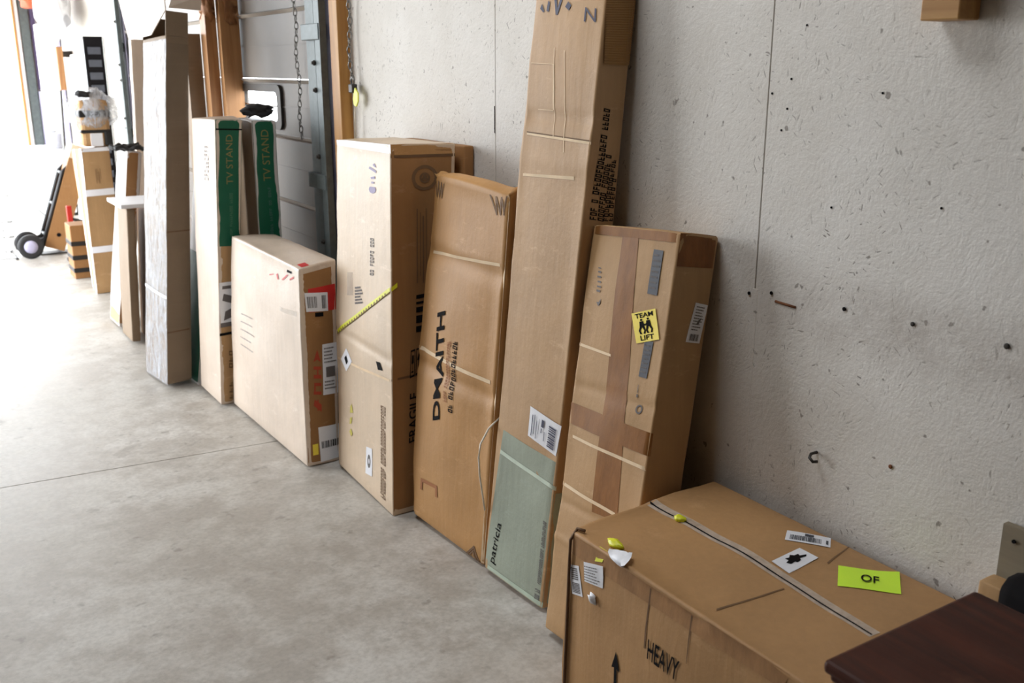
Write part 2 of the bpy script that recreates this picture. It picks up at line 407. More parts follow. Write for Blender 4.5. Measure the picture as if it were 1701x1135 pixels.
def lines(rows, x0=.08, x1=.92, y0=.1, y1=.9, fill=.55):
    out = []; hh = (y1-y0)/rows
    for k in range(rows):
        x = x0; y = y1-hh*(k+1)+hh*.22
        end = x1-(x1-x0)*rng.random()*.35
        while x < end:
            w_ = (x1-x0)*rng.uniform(.05, .16); out.append(rc(x, y, min(x+w_, end), y+hh*fill)); x += w_+(x1-x0)*.025
    return out
def glyphs(n, seed=0, x0=0, x1=1):
    """a run of small illegible printed characters"""
    r_ = random.Random(seed); out = []; st = (x1-x0)/n
    for k in range(n):
        x = x0+k*st; w_ = st*.74
        if r_.random() < .12: continue
        c = r_.randrange(4)
        out.append(rc(x, 0, x+w_*.28, 1))
        if c in (0, 1, 3): out.append(rc(x+w_*.28, .8, x+w_, 1))
        if c in (1, 2): out.append(rc(x+w_*.28, .4, x+w_*.9, .58))
        if c in (0, 2, 3): out.append(rc(x+w_*.28, 0, x+w_, .2))
        if c in (0, 3): out.append(rc(x+w_*.72, .2, x+w_, .8))
    return out

# ------------------------------------------------------------------ measured carton corners and sticker places
BOX={
 'red':{'nF0':(1.295,3.613,0.006),'nF1':(1.312,3.625,0.838),'nB0':(1.444,3.625,0.000),'nB1':(1.476,3.639,0.860),'fF0':(1.269,4.532,0.017),'fF1':(1.319,4.520,0.842),'fB0':(1.464,4.513,0.000),'fB1':(1.528,4.497,0.835)},
 'fra':{'nF0':(1.397,3.016,0.000),'nF1':(1.445,3.033,1.349),'nB0':(1.646,3.016,0.004),'nB1':(1.693,3.029,1.347),'fF0':(1.409,3.559,0.015),'fF1':(1.468,3.556,1.335),'fB0':(1.663,3.547,0.000),'fB1':(1.712,3.555,1.336)},
 'dm':{'nF0':(1.478,2.500,0.003),'nF1':(1.569,2.483,1.235),'nB0':(1.548,2.509,0.000),'nB1':(1.629,2.506,1.252),'fF0':(1.449,2.976,0.015),'fF1':(1.564,2.948,1.256),'fB0':(1.540,2.971,0.007),'fB1':(1.635,2.955,1.248)},
 'pat':{'nF0':(1.487,2.170,0.014),'nF1':(1.662,2.136,1.904),'nB0':(1.626,2.175,0.000),'nB1':(1.762,2.143,1.892),'fF0':(1.469,2.480,0.018),'fF1':(1.646,2.445,1.911),'fB0':(1.610,2.485,0.007),'fB1':(1.762,2.453,1.898)},
 'team':{'nF0':(1.428,1.737,0.049),'nF1':(1.632,1.791,1.206),'nB0':(1.566,1.737,0.025),'nB1':(1.762,1.789,1.186),'fF0':(1.429,2.072,0.025),'fF1':(1.632,2.144,1.179),'fB0':(1.566,2.070,0.000),'fB1':(1.762,2.143,1.158)},
 'heavy':{'nF0':(1.245,0.960,0.000),'nF1':(1.244,0.959,0.546),'nB0':(1.736,0.964,0.001),'nB1':(1.735,0.964,0.546),'fF0':(1.238,1.710,0.001),'fF1':(1.247,1.702,0.545),'fB0':(1.729,1.714,0.002),'fB1':(1.723,1.718,0.554)},
 'tv':{'nF0':(1.222,4.575,0.007),'nF1':(1.295,4.551,1.374),'nB0':(1.301,4.591,0.000),'nB1':(1.423,4.553,1.368),'fF0':(1.208,4.879,0.024),'fF1':(1.270,4.855,1.368),'fB0':(1.341,4.874,0.008),'fB1':(1.466,4.818,1.375)},
 'wrap':{'nF0':(1.066,4.990,0.022),'nF1':(1.252,5.084,1.866),'nB0':(1.194,4.998,0.030),'nB1':(1.361,5.099,1.856),'fF0':(1.040,5.349,0.006),'fF1':(1.223,5.445,1.850),'fB0':(1.166,5.354,0.000),'fB1':(1.344,5.452,1.838)},
 'A':{'nF0':(1.175,7.514,0.000),'nF1':(1.182,7.520,1.050),'nB0':(1.384,7.510,0.007),'nB1':(1.372,7.528,1.054),'fF0':(1.191,7.772,0.004),'fF1':(1.159,7.794,1.024),'fB0':(1.383,7.777,0.002),'fB1':(1.370,7.793,1.041)},
 'Bx':{'nF0':(1.107,6.391,0.013),'nF1':(1.269,6.393,1.105),'nB0':(1.191,6.392,0.000),'nB1':(1.354,6.394,1.092),'fF0':(1.102,6.658,0.013),'fF1':(1.265,6.661,1.105),'fB0':(1.187,6.660,0.000),'fB1':(1.350,6.662,1.092)},
 'Cx':{'nF0':(1.096,5.950,0.022),'nF1':(1.150,5.995,0.806),'nB0':(1.144,5.949,0.019),'nB1':(1.198,5.993,0.803),'fF0':(1.105,6.276,0.003),'fF1':(1.159,6.321,0.787),'fB0':(1.153,6.275,0.000),'fB1':(1.207,6.319,0.783)},
}
DEC={
 'red_lines':('red','F',[(0.151,0.395),(0.363,0.402),(0.38,0.636),(0.163,0.619)]),
 'red_scrib':('red','F',[(0.602,0.878),(0.96,0.914),(0.951,0.967),(0.607,0.929)]),
 'red_mark':('red','F',[(0.849,0.957),(0.912,0.96),(0.918,1.017),(0.855,1.011)]),
 'red_glint':('red','F',[(0.755,0.743),(0.958,0.76),(0.96,0.784),(0.757,0.765)]),
 'red_print':('red','N',[(0.205,0.781),(0.97,0.76),(0.952,0.885),(0.214,0.894)]),
 'red_lab1':('red','N',[(0.141,0.787),(0.734,0.765),(0.731,0.855),(0.114,0.879)]),
 'red_dark1':('red','N',[(0.364,0.753),(0.596,0.745),(0.599,0.765),(0.368,0.773)]),
 'red_lab2':('red','N',[(0.525,0.356),(0.987,0.349),(0.984,0.601),(0.538,0.609)]),
 'red_chars':('red','N',[(0.492,0.272),(0.516,0.586),(0.264,0.597),(0.211,0.284)]),
 'red_lab3':('red','N',[(0.404,0.013),(0.982,0.02),(0.986,0.194),(0.352,0.197)]),
 'red_yel':('red','N',[(0.177,0.057),(0.34,0.057),(0.334,0.114),(0.172,0.114)]),
 'fra_hand':('fra','F',[(0.783,0.872),(0.786,0.952),(0.617,0.95),(0.613,0.869)]),
 'fra_txt1':('fra','F',[(0.711,0.651),(0.715,0.753),(0.651,0.752),(0.647,0.648)]),
 'fra_block':('fra','F',[(0.354,0.535),(0.545,0.554),(0.537,0.618),(0.356,0.602)]),
 'fra_wht':('fra','F',[(0.214,0.559),(0.332,0.568),(0.323,0.634),(0.217,0.627)]),
 'fra_tape0':('fra','F',[(-0.01,0.418),(0.984,0.625),(0.985,0.639),(-0.009,0.434)]),
 'fra_tape1':('fra','N',[(0.004,0.629),(0.078,0.639),(0.079,0.651),(0.004,0.64)]),
 'fra_dia':('fra','F',[(0.181,0.324),(0.301,0.368),(0.196,0.398),(0.074,0.351)]),
 'fra_tear':('fra','F',[(0.784,0.396),(0.866,0.402),(0.826,0.421),(0.753,0.417)]),
 'fra_txt2':('fra','F',[(0.882,0.028),(0.892,0.303),(0.811,0.3),(0.8,0.029)]),
 'fra_oval':('fra','F',[(0.525,0.054),(0.645,0.062),(0.648,0.147),(0.55,0.14)]),
 'fra_yel':('fra','F',[(0.21,0.128),(0.315,0.132),(0.319,0.238),(0.214,0.232)]),
 'fra_ring':('fra','N',[(0.297,0.881),(0.728,0.882),(0.726,0.948),(0.297,0.949)]),
 'fra_cols':('fra','N',[(0.37,0.643),(0.581,0.642),(0.577,0.837),(0.37,0.837)]),
 'fra_bars':('fra','N',[(0.351,0.511),(0.515,0.513),(0.514,0.615),(0.36,0.613)]),
 'fra_sym':('fra','N',[(0.272,0.387),(0.448,0.399),(0.457,0.47),(0.283,0.464)]),
 'fra_FRAGILE':('fra','N',[(0.389,0.209),(0.399,0.346),(0.272,0.344),(0.251,0.204)]),
 'fra_crease':('fra','F',[(0.012,0.345),(0.965,0.382),(0.965,0.389),(0.012,0.352)]),
 'fra_creaseN':('fra','N',[(-0.005,0.387),(0.467,0.391),(0.467,0.398),(-0.005,0.393)]),
 'dm_text':('dm','F',[(0.374,0.332),(0.358,0.652),(0.239,0.648),(0.273,0.329)]),
 'dm_line1':('dm','F',[(0.467,0.406),(0.459,0.577),(0.41,0.575),(0.417,0.405)]),
 'dm_line2':('dm','F',[(0.548,0.385),(0.542,0.598),(0.485,0.598),(0.491,0.383)]),
 'dm_stap':('dm','F',[(0.13,0.1),(0.387,0.113),(0.376,0.147),(0.136,0.136)]),
 'dm_v1':('dm','F',[(0.846,0.938),(0.989,0.947),(0.988,0.993),(0.753,0.989)]),
 'dm_v0':('dm','F',[(0.042,0.94),(0.166,0.941),(0.168,0.98),(0.024,0.985)]),
 'dm_v2':('dm','F',[(0.748,0.0),(0.953,0.008),(0.948,0.049),(0.797,0.045)]),
 'dm_c1':('dm','F',[(0.039,0.783),(0.946,0.816),(0.943,0.824),(0.036,0.791)]),
 'dm_c2':('dm','F',[(0.014,0.507),(0.942,0.51),(0.939,0.52),(0.011,0.518)]),
 'pat_label':('pat','F',[(0.537,0.271),(0.974,0.26),(1.007,0.311),(0.53,0.32)]),
 'pat_c0':('pat','F',[(0.112,0.258),(1.039,0.25),(1.036,0.244),(0.106,0.254)]),
 'pat_fold':('pat','F',[(0.098,0.216),(1.064,0.205),(1.058,0.212),(0.102,0.223)]),
 'pat_foldb':('pat','F',[(0.059,0.004),(1.004,0.004),(1.007,0.012),(0.064,0.011)]),
 'pat_text':('pat','F',[(0.2,0.019),(0.258,0.098),(0.152,0.096),(0.081,0.017)]),
 'pat_thin':('pat','F',[(0.942,0.04),(0.943,0.148),(0.895,0.149),(0.893,0.04)]),
 'pat_thin2':('pat','F',[(0.939,0.012),(0.94,0.031),(0.873,0.03),(0.871,0.011)]),
 'pat_N':('pat','F',[(0.755,0.901),(0.909,0.9),(0.898,0.918),(0.752,0.92)]),
 'pat_W':('pat','F',[(0.093,0.916),(0.58,0.911),(0.572,0.936),(0.089,0.94)]),
 'pat_dent':('pat','F',[(0.067,0.739),(1.002,0.737),(1.0,0.739),(0.065,0.741)]),
 'pat_dent2':('pat','F',[(0.071,0.673),(0.835,0.68),(0.831,0.685),(0.068,0.677)]),
 'pat_cut':('pat','F',[(0.089,0.776),(0.445,0.776),(0.39,0.842),(0.034,0.843)]),
 'pat_corr':('pat','N',[(0.093,0.844),(1.317,0.85),(1.296,0.964),(-0.032,0.952)]),
 'pat_t1':('pat','N',[(0.395,0.626),(0.497,0.786),(0.296,0.787),(0.183,0.627)]),
 'pat_t2':('pat','N',[(0.629,0.624),(0.667,0.722),(0.486,0.723),(0.433,0.626)]),
 'pat_t3':('pat','N',[(0.784,0.625),(0.84,0.716),(0.698,0.717),(0.627,0.625)]),
 'pat_t4':('pat','N',[(0.94,0.625),(0.922,0.689),(0.781,0.689),(0.801,0.626)]),
 'pat_t5':('pat','N',[(1.065,0.65),(1.078,0.7),(1.016,0.7),(0.984,0.651)]),
 'team_tapev':('team','F',[(0.451,0.341),(0.772,0.345),(0.555,1.005),(0.373,1.004)]),
 'team_tapeh':('team','F',[(-0.009,0.523),(1.063,0.516),(1.065,0.567),(0.006,0.574)]),
 'team_tapet':('team','F',[(-0.014,0.981),(1.008,0.98),(1.008,0.998),(-0.018,0.998)]),
 'team_tapen':('team','N',[(0.014,0.931),(1.088,0.931),(1.088,1.002),(0.002,0.999)]),
 'team_s1':('team','F',[(0.749,0.864),(0.856,0.863),(0.858,0.96),(0.753,0.961)]),
 'team_s2':('team','F',[(0.777,0.681),(0.867,0.681),(0.882,0.763),(0.788,0.761)]),
 'team_yel':('team','F',[(0.706,0.751),(0.942,0.771),(0.857,0.835),(0.612,0.814)]),
 'team_lab':('team','N',[(0.506,0.769),(0.871,0.766),(0.927,0.851),(0.588,0.856)]),
 'team_scr':('team','F',[(0.154,0.815),(0.231,0.815),(0.188,0.909),(0.119,0.91)]),
 'team_ring':('team','F',[(0.795,0.6),(0.865,0.599),(0.87,0.621),(0.801,0.62)]),
 'team_tick':('team','F',[(0.777,0.634),(0.811,0.635),(0.805,0.663),(0.777,0.662)]),
 'team_c1':('team','F',[(0.001,0.713),(0.428,0.707),(0.423,0.713),(-0.004,0.72)]),
 'team_c2':('team','F',[(0.072,0.491),(1.053,0.483),(1.048,0.491),(0.067,0.498)]),
 'team_c3':('team','F',[(-0.003,0.368),(0.741,0.356),(0.735,0.364),(-0.009,0.377)]),
 'heavy_seam':('heavy','T',[(-0.005,0.493),(0.917,0.449),(0.92,0.509),(0.002,0.569)]),
 'heavy_slit':('heavy','T',[(0.006,0.516),(0.914,0.465),(0.914,0.473),(0.005,0.526)]),
 'heavy_lab1':('heavy','T',[(0.451,0.764),(0.554,0.897),(0.51,0.985),(0.411,0.852)]),
 'heavy_dia':('heavy','T',[(0.593,0.545),(0.582,0.76),(0.512,0.759),(0.522,0.552)]),
 'heavy_OF':('heavy','T',[(0.713,0.642),(0.833,0.825),(0.761,0.966),(0.642,0.782)]),
 'heavy_OFt':('heavy','T',[(0.734,0.753),(0.769,0.808),(0.744,0.86),(0.709,0.807)]),
 'heavy_yt':('heavy','T',[(0.167,0.468),(0.191,0.499),(0.161,0.543),(0.137,0.512)]),
 'heavy_labA':('heavy','F',[(0.027,0.706),(0.088,0.732),(0.056,0.86),(-0.002,0.832)]),
 'heavy_labB':('heavy','F',[(0.093,0.812),(0.188,0.84),(0.183,0.94),(0.08,0.895)]),
 'heavy_yf':('heavy','F',[(0.137,0.934),(0.173,0.951),(0.184,1.03),(0.144,1.031)]),
 'heavy_yt2':('heavy','T',[(0.169,0.024),(0.197,0.086),(0.171,0.133),(0.138,0.069)]),
 'heavy_blob':('heavy','F',[(0.117,0.726),(0.171,0.757),(0.169,0.801),(0.12,0.775)]),
 'heavy_text':('heavy','F',[(0.412,0.681),(0.542,0.68),(0.548,0.772),(0.413,0.771)]),
 'heavy_arrow':('heavy','F',[(0.252,0.298),(0.299,0.309),(0.292,0.605),(0.251,0.605)]),
 'heavy_cr1':('heavy','F',[(0.394,0.714),(0.4,0.715),(0.4,0.978),(0.395,0.977)]),
 'heavy_cr2':('heavy','F',[(0.57,0.781),(0.572,0.78),(0.572,0.977),(0.567,0.979)]),
 'heavy_tape':('heavy','F',[(-0.005,0.895),(0.896,0.93),(0.914,0.998),(0.001,0.983)]),
 'tv_green':('tv','N',[(-0.024,0.573),(1.18,0.573),(1.0,1.0),(-0.0,1.0)]),
 'tv_text':('tv','N',[(0.664,0.785),(0.63,0.95),(0.384,0.95),(0.397,0.785)]),
 'tv_thin':('tv','N',[(0.652,0.612),(0.641,0.757),(0.518,0.757),(0.545,0.612)]),
 'tv_lab':('tv','N',[(-0.033,0.285),(0.779,0.291),(0.725,0.449),(0.02,0.446)]),
 'tv_bot':('tv','N',[(0.756,0.018),(0.691,0.203),(0.484,0.205),(0.518,0.02)]),
 'tv_ft':('tv','F',[(0.683,0.792),(0.725,0.915),(0.545,0.913),(0.499,0.789)]),
 'heavy_crumple':('heavy','T',[(0.252,-0.056),(0.301,-0.004),(0.262,0.061),(0.179,0.026)]),
 'dm_edge':('dm','F',[(0.96,0.011),(0.998,0.008),(1.022,0.997),(0.979,0.999)]),
 'heavy_fold1':('heavy','T',[(0.612,0.073),(0.643,0.426),(0.639,0.434),(0.605,0.083)]),
 'heavy_fold2':('heavy','T',[(0.62,0.759),(0.575,0.998),(0.571,0.998),(0.614,0.757)]),
 'pat_dent_light':('pat','F',[(0.07,0.736),(1.006,0.733),(1.002,0.737),(0.067,0.739)]),
}

# ================================================================== the room
def structure(o): o['kind'] = 'structure'; return o
JY = lambda x: 4.10-.09*x
fl = structure(MB().box(-1.65, 1.9, -3, 13.1, -.12, -.012).build('floor', M['concrete']))
def slab(y0a, y1a, y0b, y1b):
    m = MB().hexa([(-1.65, y0a, -.05), (1.9, y0b, -.05), (1.9, y1b, -.05), (-1.65, y1a, -.05), (-1.65, y0a, 0), (1.9, y0b, 0), (1.9, y1b, 0), (-1.65, y1a, 0)])
    return m.build('concrete_slab', M['concrete'], fl)
gp = .006
slab(-3, JY(-1.65)-gp/2, -3, JY(1.9)-gp/2); slab(JY(-1.65)+gp/2, 8.2, JY(1.9)+gp/2, 7.9); slab(8.2+gp, 13.1, 7.9+gp, 13.1)
structure(MB().box(-45, 45, -30, 60, -.2, -.125).build('ground', M['concrete']))
m = MB(); X = (-1.85, .1, 1.0, 2.1); Y = (-3.2, 1.8, 3.0, 13.3)      # roof; unseen opening placed and sized for light from above
for i in range(3):
    for j in range(3):
        if (i, j) != (1, 1): m.box(X[i], X[i+1], Y[j], Y[j+1], 3.3, 3.45)
structure(m.build('ceiling', plain('unpainted_roof_sheet', srgb(140, 128, 114), .7)))
DK = plain('bare_brown_boarding', srgb(112, 92, 72), .7)
m = MB().box(-1.85, -1.65, -3, 5.6, 0, 3.3); m.box(-1.85, -1.65, 12.6, 13.1, 0, 3.3); m.box(-1.85, -1.65, 5.6, 12.6, 3.1, 3.3)
structure(m.build('wall_left', DK))
structure(MB().box(-1.85, 2.1, -3.2, -3, 0, 3.3).build('wall_back', DK))
m = MB().box(1.53, 2.1, 13.0, 13.15, 0, 3.3); m.box(-1.85, -1.6, 13.05, 13.2, 0, 3.3)
structure(m.build('wall_far', M['osb']))
# right wall: backing, then OSB sheets
m = MB().box(1.79, 1.9, -3, 4.19, 0, 3.3); m.box(1.79, 1.9, 8.62, 13.0, 0, 3.3); m.box(1.79, 1.9, 4.19, 8.62, 2.75, 3.3)
wr = structure(m.build('wall_right', M['osb']))
def sheet(y0, y1, z0, z1):
    MB().box(1.765, 1.789, y0+.0016, y1-.0016, z0+.001, z1-.001, .0012).build('osb_sheet', M['osb'], wr)
ys = [-3.2, -2.0, -.78, .44, 1.66, 2.88, 4.1]
for a, b in zip(ys[:-1], ys[1:]): sheet(a, b, 0, 2.44); sheet(a, b, 2.44, 3.3)
for a, b in ((8.62, 9.84), (9.84, 11.06), (11.06, 12.28), (12.28, 13.0)): sheet(a, b, 0, 2.44); sheet(a, b, 2.44, 3.3)
MB().box(1.7645, 1.789, 1.650, 1.670, 0, 1.075, .0004).build('filled_joint', M['osb'], wr)
# nails, bolts and holes left in the sheets
def bolt(name, y, z, r, L, mat, lab=None, d=(-1, 0, 0)):
    d = Vector(d).normalized(); c = Vector((1.766, y, z))
    o = MB().lathe(c, d, [(r*.55, 0), (r*.55, L*.5), (r, L*.52), (r, L*.9), (r*.6, L)], 10).build(name, mat, wr, True)
    if lab: o['label'] = lab
for y, z, r in ((1.677, 1.061, .0045), (1.605, 1.075, .0045), (1.389, 1.08, .005)): bolt('nail', y, z, r, .0045, M['ink'])
bolt('bolt', 1.214, 1.084, .005, .0045, M['darkmetal']); bolt('bolt', 1.007, 1.086, .0062, .0045, M['darkmetal'])
bolt('nail', 1.228, .758, .005, .0045, M['rust'])
for y, z in ((1.648, 1.542), (1.593, 1.575), (1.599, 1.509), (1.345, 1.549), (1.612, 1.46), (1.56, 1.69), (2.884, 1.40), (1.18, 1.33), (1.45, 1.30)): bolt('nail', y, z, .0027, .003, M['ink'])
MB().tube([(1.7655, 1.592, 1.057), (1.764, 1.528, 1.055)], .0035, 6).build('nail', M['rust'], wr, True)['label'] = 'bent rusty nail lying against the sheet'
h = MB(); h.tube([(1.766, 1.43, .722), (1.745, 1.43, .722), (1.736, 1.426, .716), (1.738, 1.417, .708), (1.748, 1.412, .708)], .0038, 8); tag(h.build('wall_hook', M['darkmetal'], None, True), 'small dark open hook screwed into the white wall above the HEAVY carton', 'hook')
MB().box(1.7635, 1.766, 2.8825, 2.8855, 1.385, 1.475).build('sheet_crack', M['ink'], wr)
# jamb post between sheets and the big door
structure(MB().box(1.71, 1.80, 4.075, 4.165, 0, 3.3, .004).build('trim_1', M['post']))
structure(MB().box(1.735, 1.80, 4.166, 4.205, 0, 3.3, .003).build('trim_2', M['post']))
# far opening jambs
structure(MB().box(1.468, 1.49, 12.9, 13.05, 0, 3.3, .003).build('trim_3', M['post']))
structure(MB().box(1.495, 1.53, 12.93, 13.05, 0, 3.3, .003).build('trim_4', M['white_paint']))
structure(MB().box(1.55, 1.64, 12.95, 13.0, 0, 3.3, .003).build('trim_5', M['steel']))
structure(MB().box(1.655, 1.70, 12.9, 12.99, 1.35, 3.3, .003).build('trim_6', M['purple']))
structure(MB().box(1.65, 1.70, 12.88, 12.99, 0, 1.33, .003).build('trim_7', M['lavender']))

# the big sectional door in the wall
dr = structure(MB().box(1.80, 1.806, 4.22, 8.55, .005, .03).build('door_1', M['rubber']))
zs = [.03, .30, .605, .935, 1.265, 1.545, 1.88, 2.2, 2.5, 2.75]
WY0, WY1, WZ0, WZ1 = 4.995, 5.60, 1.31, 1.492
for i, (a, b) in enumerate(zip(zs[:-1], zs[1:])):
    m = MB(); y0, y1 = 4.20, 8.56; x0, x1 = 1.768, 1.796
    if i == 4:
        m.box(x0, x1, y0, WY0, a, b-.004); m.box(x0, x1, WY1, y1, a, b-.004); m.box(x0, x1, WY0, WY1, a, WZ0); m.box(x0, x1, WY0, WY1, WZ1, b-.004)
    else:
        m.box(x0, x1, y0, y1, a, b-.004)
    m.box(x0-.004, x0+.002, y0, y1, (a+b)/2-.004, (a+b)/2+.004)
    s = m.build('door_section', M['door'], dr)
    q = MB(); q.hexa([(x0-.004, y0, b-.022), (x0+.002, y0, b-.022), (x0+.002, y1, b-.022), (x0-.004, y1, b-.022), (x0-.024, y0, b-.008), (x0+.002, y0, b-.003), (x0+.002, y1, b-.003), (x0-.024, y1, b-.008)])
    q.build('stiffening_rib', M['dooredge'], s)
def rounded(y0, y1, z0, z1, r, n=5):
    out = []
    for cy, cz, a0 in ((y1-r, z1-r, 0), (y0+r, z1-r, 90), (y0+r, z0+r, 180), (y1-r, z0+r, 270)):
        for k in range(n+1): a = R(a0+90*k/n); out.append((cy+r*math.cos(a), cz+r*math.sin(a)))
    return out
wn = structure(MB().box(1.7945, 1.7985, WY0-.01, WY1+.01, WZ0-.01, WZ1+.01).build('window_1', M['glass']))
fr = MB(); ci, co = rounded(WY0+.022, WY1-.022, WZ0+.018, WZ1-.016, .03), rounded(WY0-.035, WY1+.035, WZ0-.022, WZ1+.022, .045)
n = len(ci)
for x in (1.752, 1.78): fr.v += [Vector((x, y, z)) for y, z in co]+[Vector((x, y, z)) for y, z in ci]
for k in range(n):
    j = (k+1) % n; fr.f += [[k, j, n+j, n+k], [2*n+k, 2*n+j, 3*n+j, 3*n+k], [k, j, 2*n+j, 2*n+k], [n+k, n+j, 3*n+j, 3*n+k]]
fr.build('window_frame', M['darkmetal'], wn, False)
# tracks of the door: two galvanised angles with slots between
def track(name, y0, y1, lab):
    t = root(name, (1.75, (y0+y1)/2, 0), lab, 'door track', None); wd = y1-y0
    MB().box(1.735, 1.742, y1-.135, y1, 0, 3.2, .001).build('inner_angle', M['steel'], t)
    MB().box(1.72, 1.742, y1-.139, y1-.135, 0, 3.2).build('angle_flange', M['steel'], t)
    MB().box(1.715, 1.722, y0, y1-.155, 0, 3.2, .001).build('outer_angle', M['steel'], t)
    MB().box(1.69, 1.722, y0-.004, y0, 0, 3.2).build('angle_flange', M['steel'], t)
    MB().box(1.743, 1.748, y0, y1, 0, 3.2).build('light_slit_plate', M['lavender'], t)  # pale plate stands in for the light slit between the angles
    for z in (.35, 1.05, 1.72, 2.4): MB().box(1.706, 1.75, y1-.22, y1-.01, z, z+.07, .003).build('splice_plate', M['steel'], t)
    for z in (.2, .8, 1.2, 1.5, 1.62, 1.95): MB().lathe((1.715, y1-.145, z), (-1, 0, 0), [(.012, 0), (.012, .008), (.007, .008), (.007, .016)], 8).build('track_bolt', M['darkmetal'], t, True)
track('door_track', 4.235, 4.51, 'galvanised steel door track beside the yellow wooden post')
track('door_track', 8.44, 8.72, 'galvanised steel door track at the far edge of the door, beyond the plastic-wrapped carton')

def chain(name, x, y, z0, z1, lab, step=.030, r=.0028, sway=.004):
    m = MB(); z = z1; k = 0
    while z > z0:
        a = R(45+90*(k % 2)); d = Vector((math.cos(a), math.sin(a), 0)); c = Vector((x+sway*math.sin(k*.7), y+sway*math.cos(k*.5), z))
        pts = [c+d*.009*math.cos(t)+Vector((0, 0, .019*math.sin(t))) for t in [2*math.pi*i/10 for i in range(10)]]
        m.tube(pts, r, 5, True); z -= step; k += 1
    return tag(m.build(name, M['chain'], None, True), lab, 'chain')
chain('hoist_chain', 1.735, 4.64, 1.26, 3.2, 'long dull chain hanging in front of the grey door')
chain('pull_chain', 1.735, 4.005, 1.55, 3.2, 'dull chain hanging on the wall above a yellow tag')
t = root('padlock', (1.735, 3.995, 1.52), 'dull steel padlock at the end of the wall chain', 'padlock')
m = MB(); m.box(1.722, 1.748, 3.975, 4.015, 1.495, 1.532, .004); m.build('lock_body', M['darkmetal'], t)
MB().tube([(1.735, 3.982, 1.53), (1.735, 3.982, 1.55), (1.735, 3.995, 1.562), (1.735, 4.008, 1.55), (1.735, 4.008, 1.53)], .004, 6).build('shackle', M['chain'], t, True)
MB().tube([(1.735, 3.98, 1.50), (1.735, 3.968, 1.47), (1.735, 3.985, 1.42), (1.735, 3.99, 1.30)], .003, 6).build('cord', M['string'], t, True)
tg = MB(); sh_ = [(3.962, 1.517), (3.985, 1.47), (3.977, 1.445), (3.955, 1.44), (3.935, 1.462), (3.932, 1.495)]
k = len(sh_); tg.v = [Vector((1.728, y, z)) for y, z in sh_]+[Vector((1.734, y, z)) for y, z in sh_]
tg.f = [list(range(k))[::-1], list(range(k, 2*k))]+[[i, (i+1) % k, k+(i+1) % k, k+i] for i in range(k)]
tag(tg.build('yellow_tag', M['lime_tag']), 'bright yellow plastic tag hanging on the wall chain', 'tag')
t = root('wooden_block', (1.735, 1.19, 1.685), 'short end-cut pine block fixed high on the white wall', 'block')
MB().box(1.70, 1.764, 1.148, 1.230, 1.685, 2.1, .003).build('timber', M['block'], t)
MB().lathe((1.701, 1.18, 1.727), (-1, 0, 0), [(.004, 0), (.004, .003)], 8).build('nail', M['ink'], t)

# ================================================================== near row of cartons
G_ROW = 'cartons leaning in a row against the wall'
G_FAR = 'packages at the far end of the wall'
# heavy flat-lying carton
hv = Carton('heavy', 'heavy_carton', 'wide low brown carton in front, lettered HEAVY, with a lime paper on its top', G_ROW, CB['heavy'], .010, .006, .009, 6)
hv.dec('seam_tape', 'heavy_seam', M['clear'], .0012, 'clear shiny tape along the lid seam')
hv.dec('lid_seam', 'heavy_slit', M['ink'], .0018)
hv.dec('edge_tape', 'heavy_tape', tape_mat('kraft_tape', srgb(160, 120, 82), .4), .001, 'brown tape along the top edge')
a = hv.dec('sticker', 'heavy_lab1', M['paper'], .0016, 'white barcode sticker on the lid'); hv.marks('barcode', 'heavy_lab1', barcode(26, .15, .62, .1, .8)+[rc(.42, .66, .62, .9), rc(.9, .2, .95, .6)], M['navy_ink'], .0024, a)
a = hv.dec('sticker', 'heavy_dia', M['paper'], .0016, 'white square sticker set as a diamond with a black blot')
hv.marks('warning_mark', 'heavy_dia', [[(.30, .38), (.45, .40), (.47, .30), (.60, .32), (.64, .44), (.82, .38), (.88, .46), (.72, .58), (.74, .70), (.62, .72), (.55, .86), (.45, .74), (.34, .80), (.36, .62), (.24, .56)]], M['ink'], .0024, a)
a = hv.dec('sticker', 'heavy_OF', M['lime'], .0016, 'fluorescent lime paper lettered OF', curl=.006); hv.text('lettering', 'heavy_OFt', 'OF', M['ink'], .0042, a, bold=.012)
a = hv.dec('sticker', 'heavy_labA', M['paper'], .0014, 'narrow white barcode sticker'); hv.marks('barcode', 'heavy_labA', [rc(.15, y, .85, y+.035) for y in [.08+.05*i for i in range(7)]]+[rc(.2, .52+.07*i, .8, .56+.07*i) for i in range(6)], M['grey_ink'], .002, a)
a = hv.dec('sticker', 'heavy_labB', M['paper'], .0014, 'white printed sticker beside the narrow one', curl=.004); hv.marks('small_print', 'heavy_labB', lines(6, fill=.35), M['grey_ink'], .0055, a)
hv.text('lettering', 'heavy_text', 'HEAVY', M['ink'], .0022, bold=.012)
hv.marks('arrow', 'heavy_arrow', [[(.5, 1), (.98, .72), (.66, .74), (.62, 0), (.30, 0), (.36, .74), (.04, .72)]], M['ink'], .0022)
for k in ('heavy_fold1', 'heavy_fold2'): hv.dec('crease', k, M['brown_ink'], .0012)
for k in ('heavy_cr1', 'heavy_cr2'): hv.dec('crease', k, M['dark_edge'], .0012)
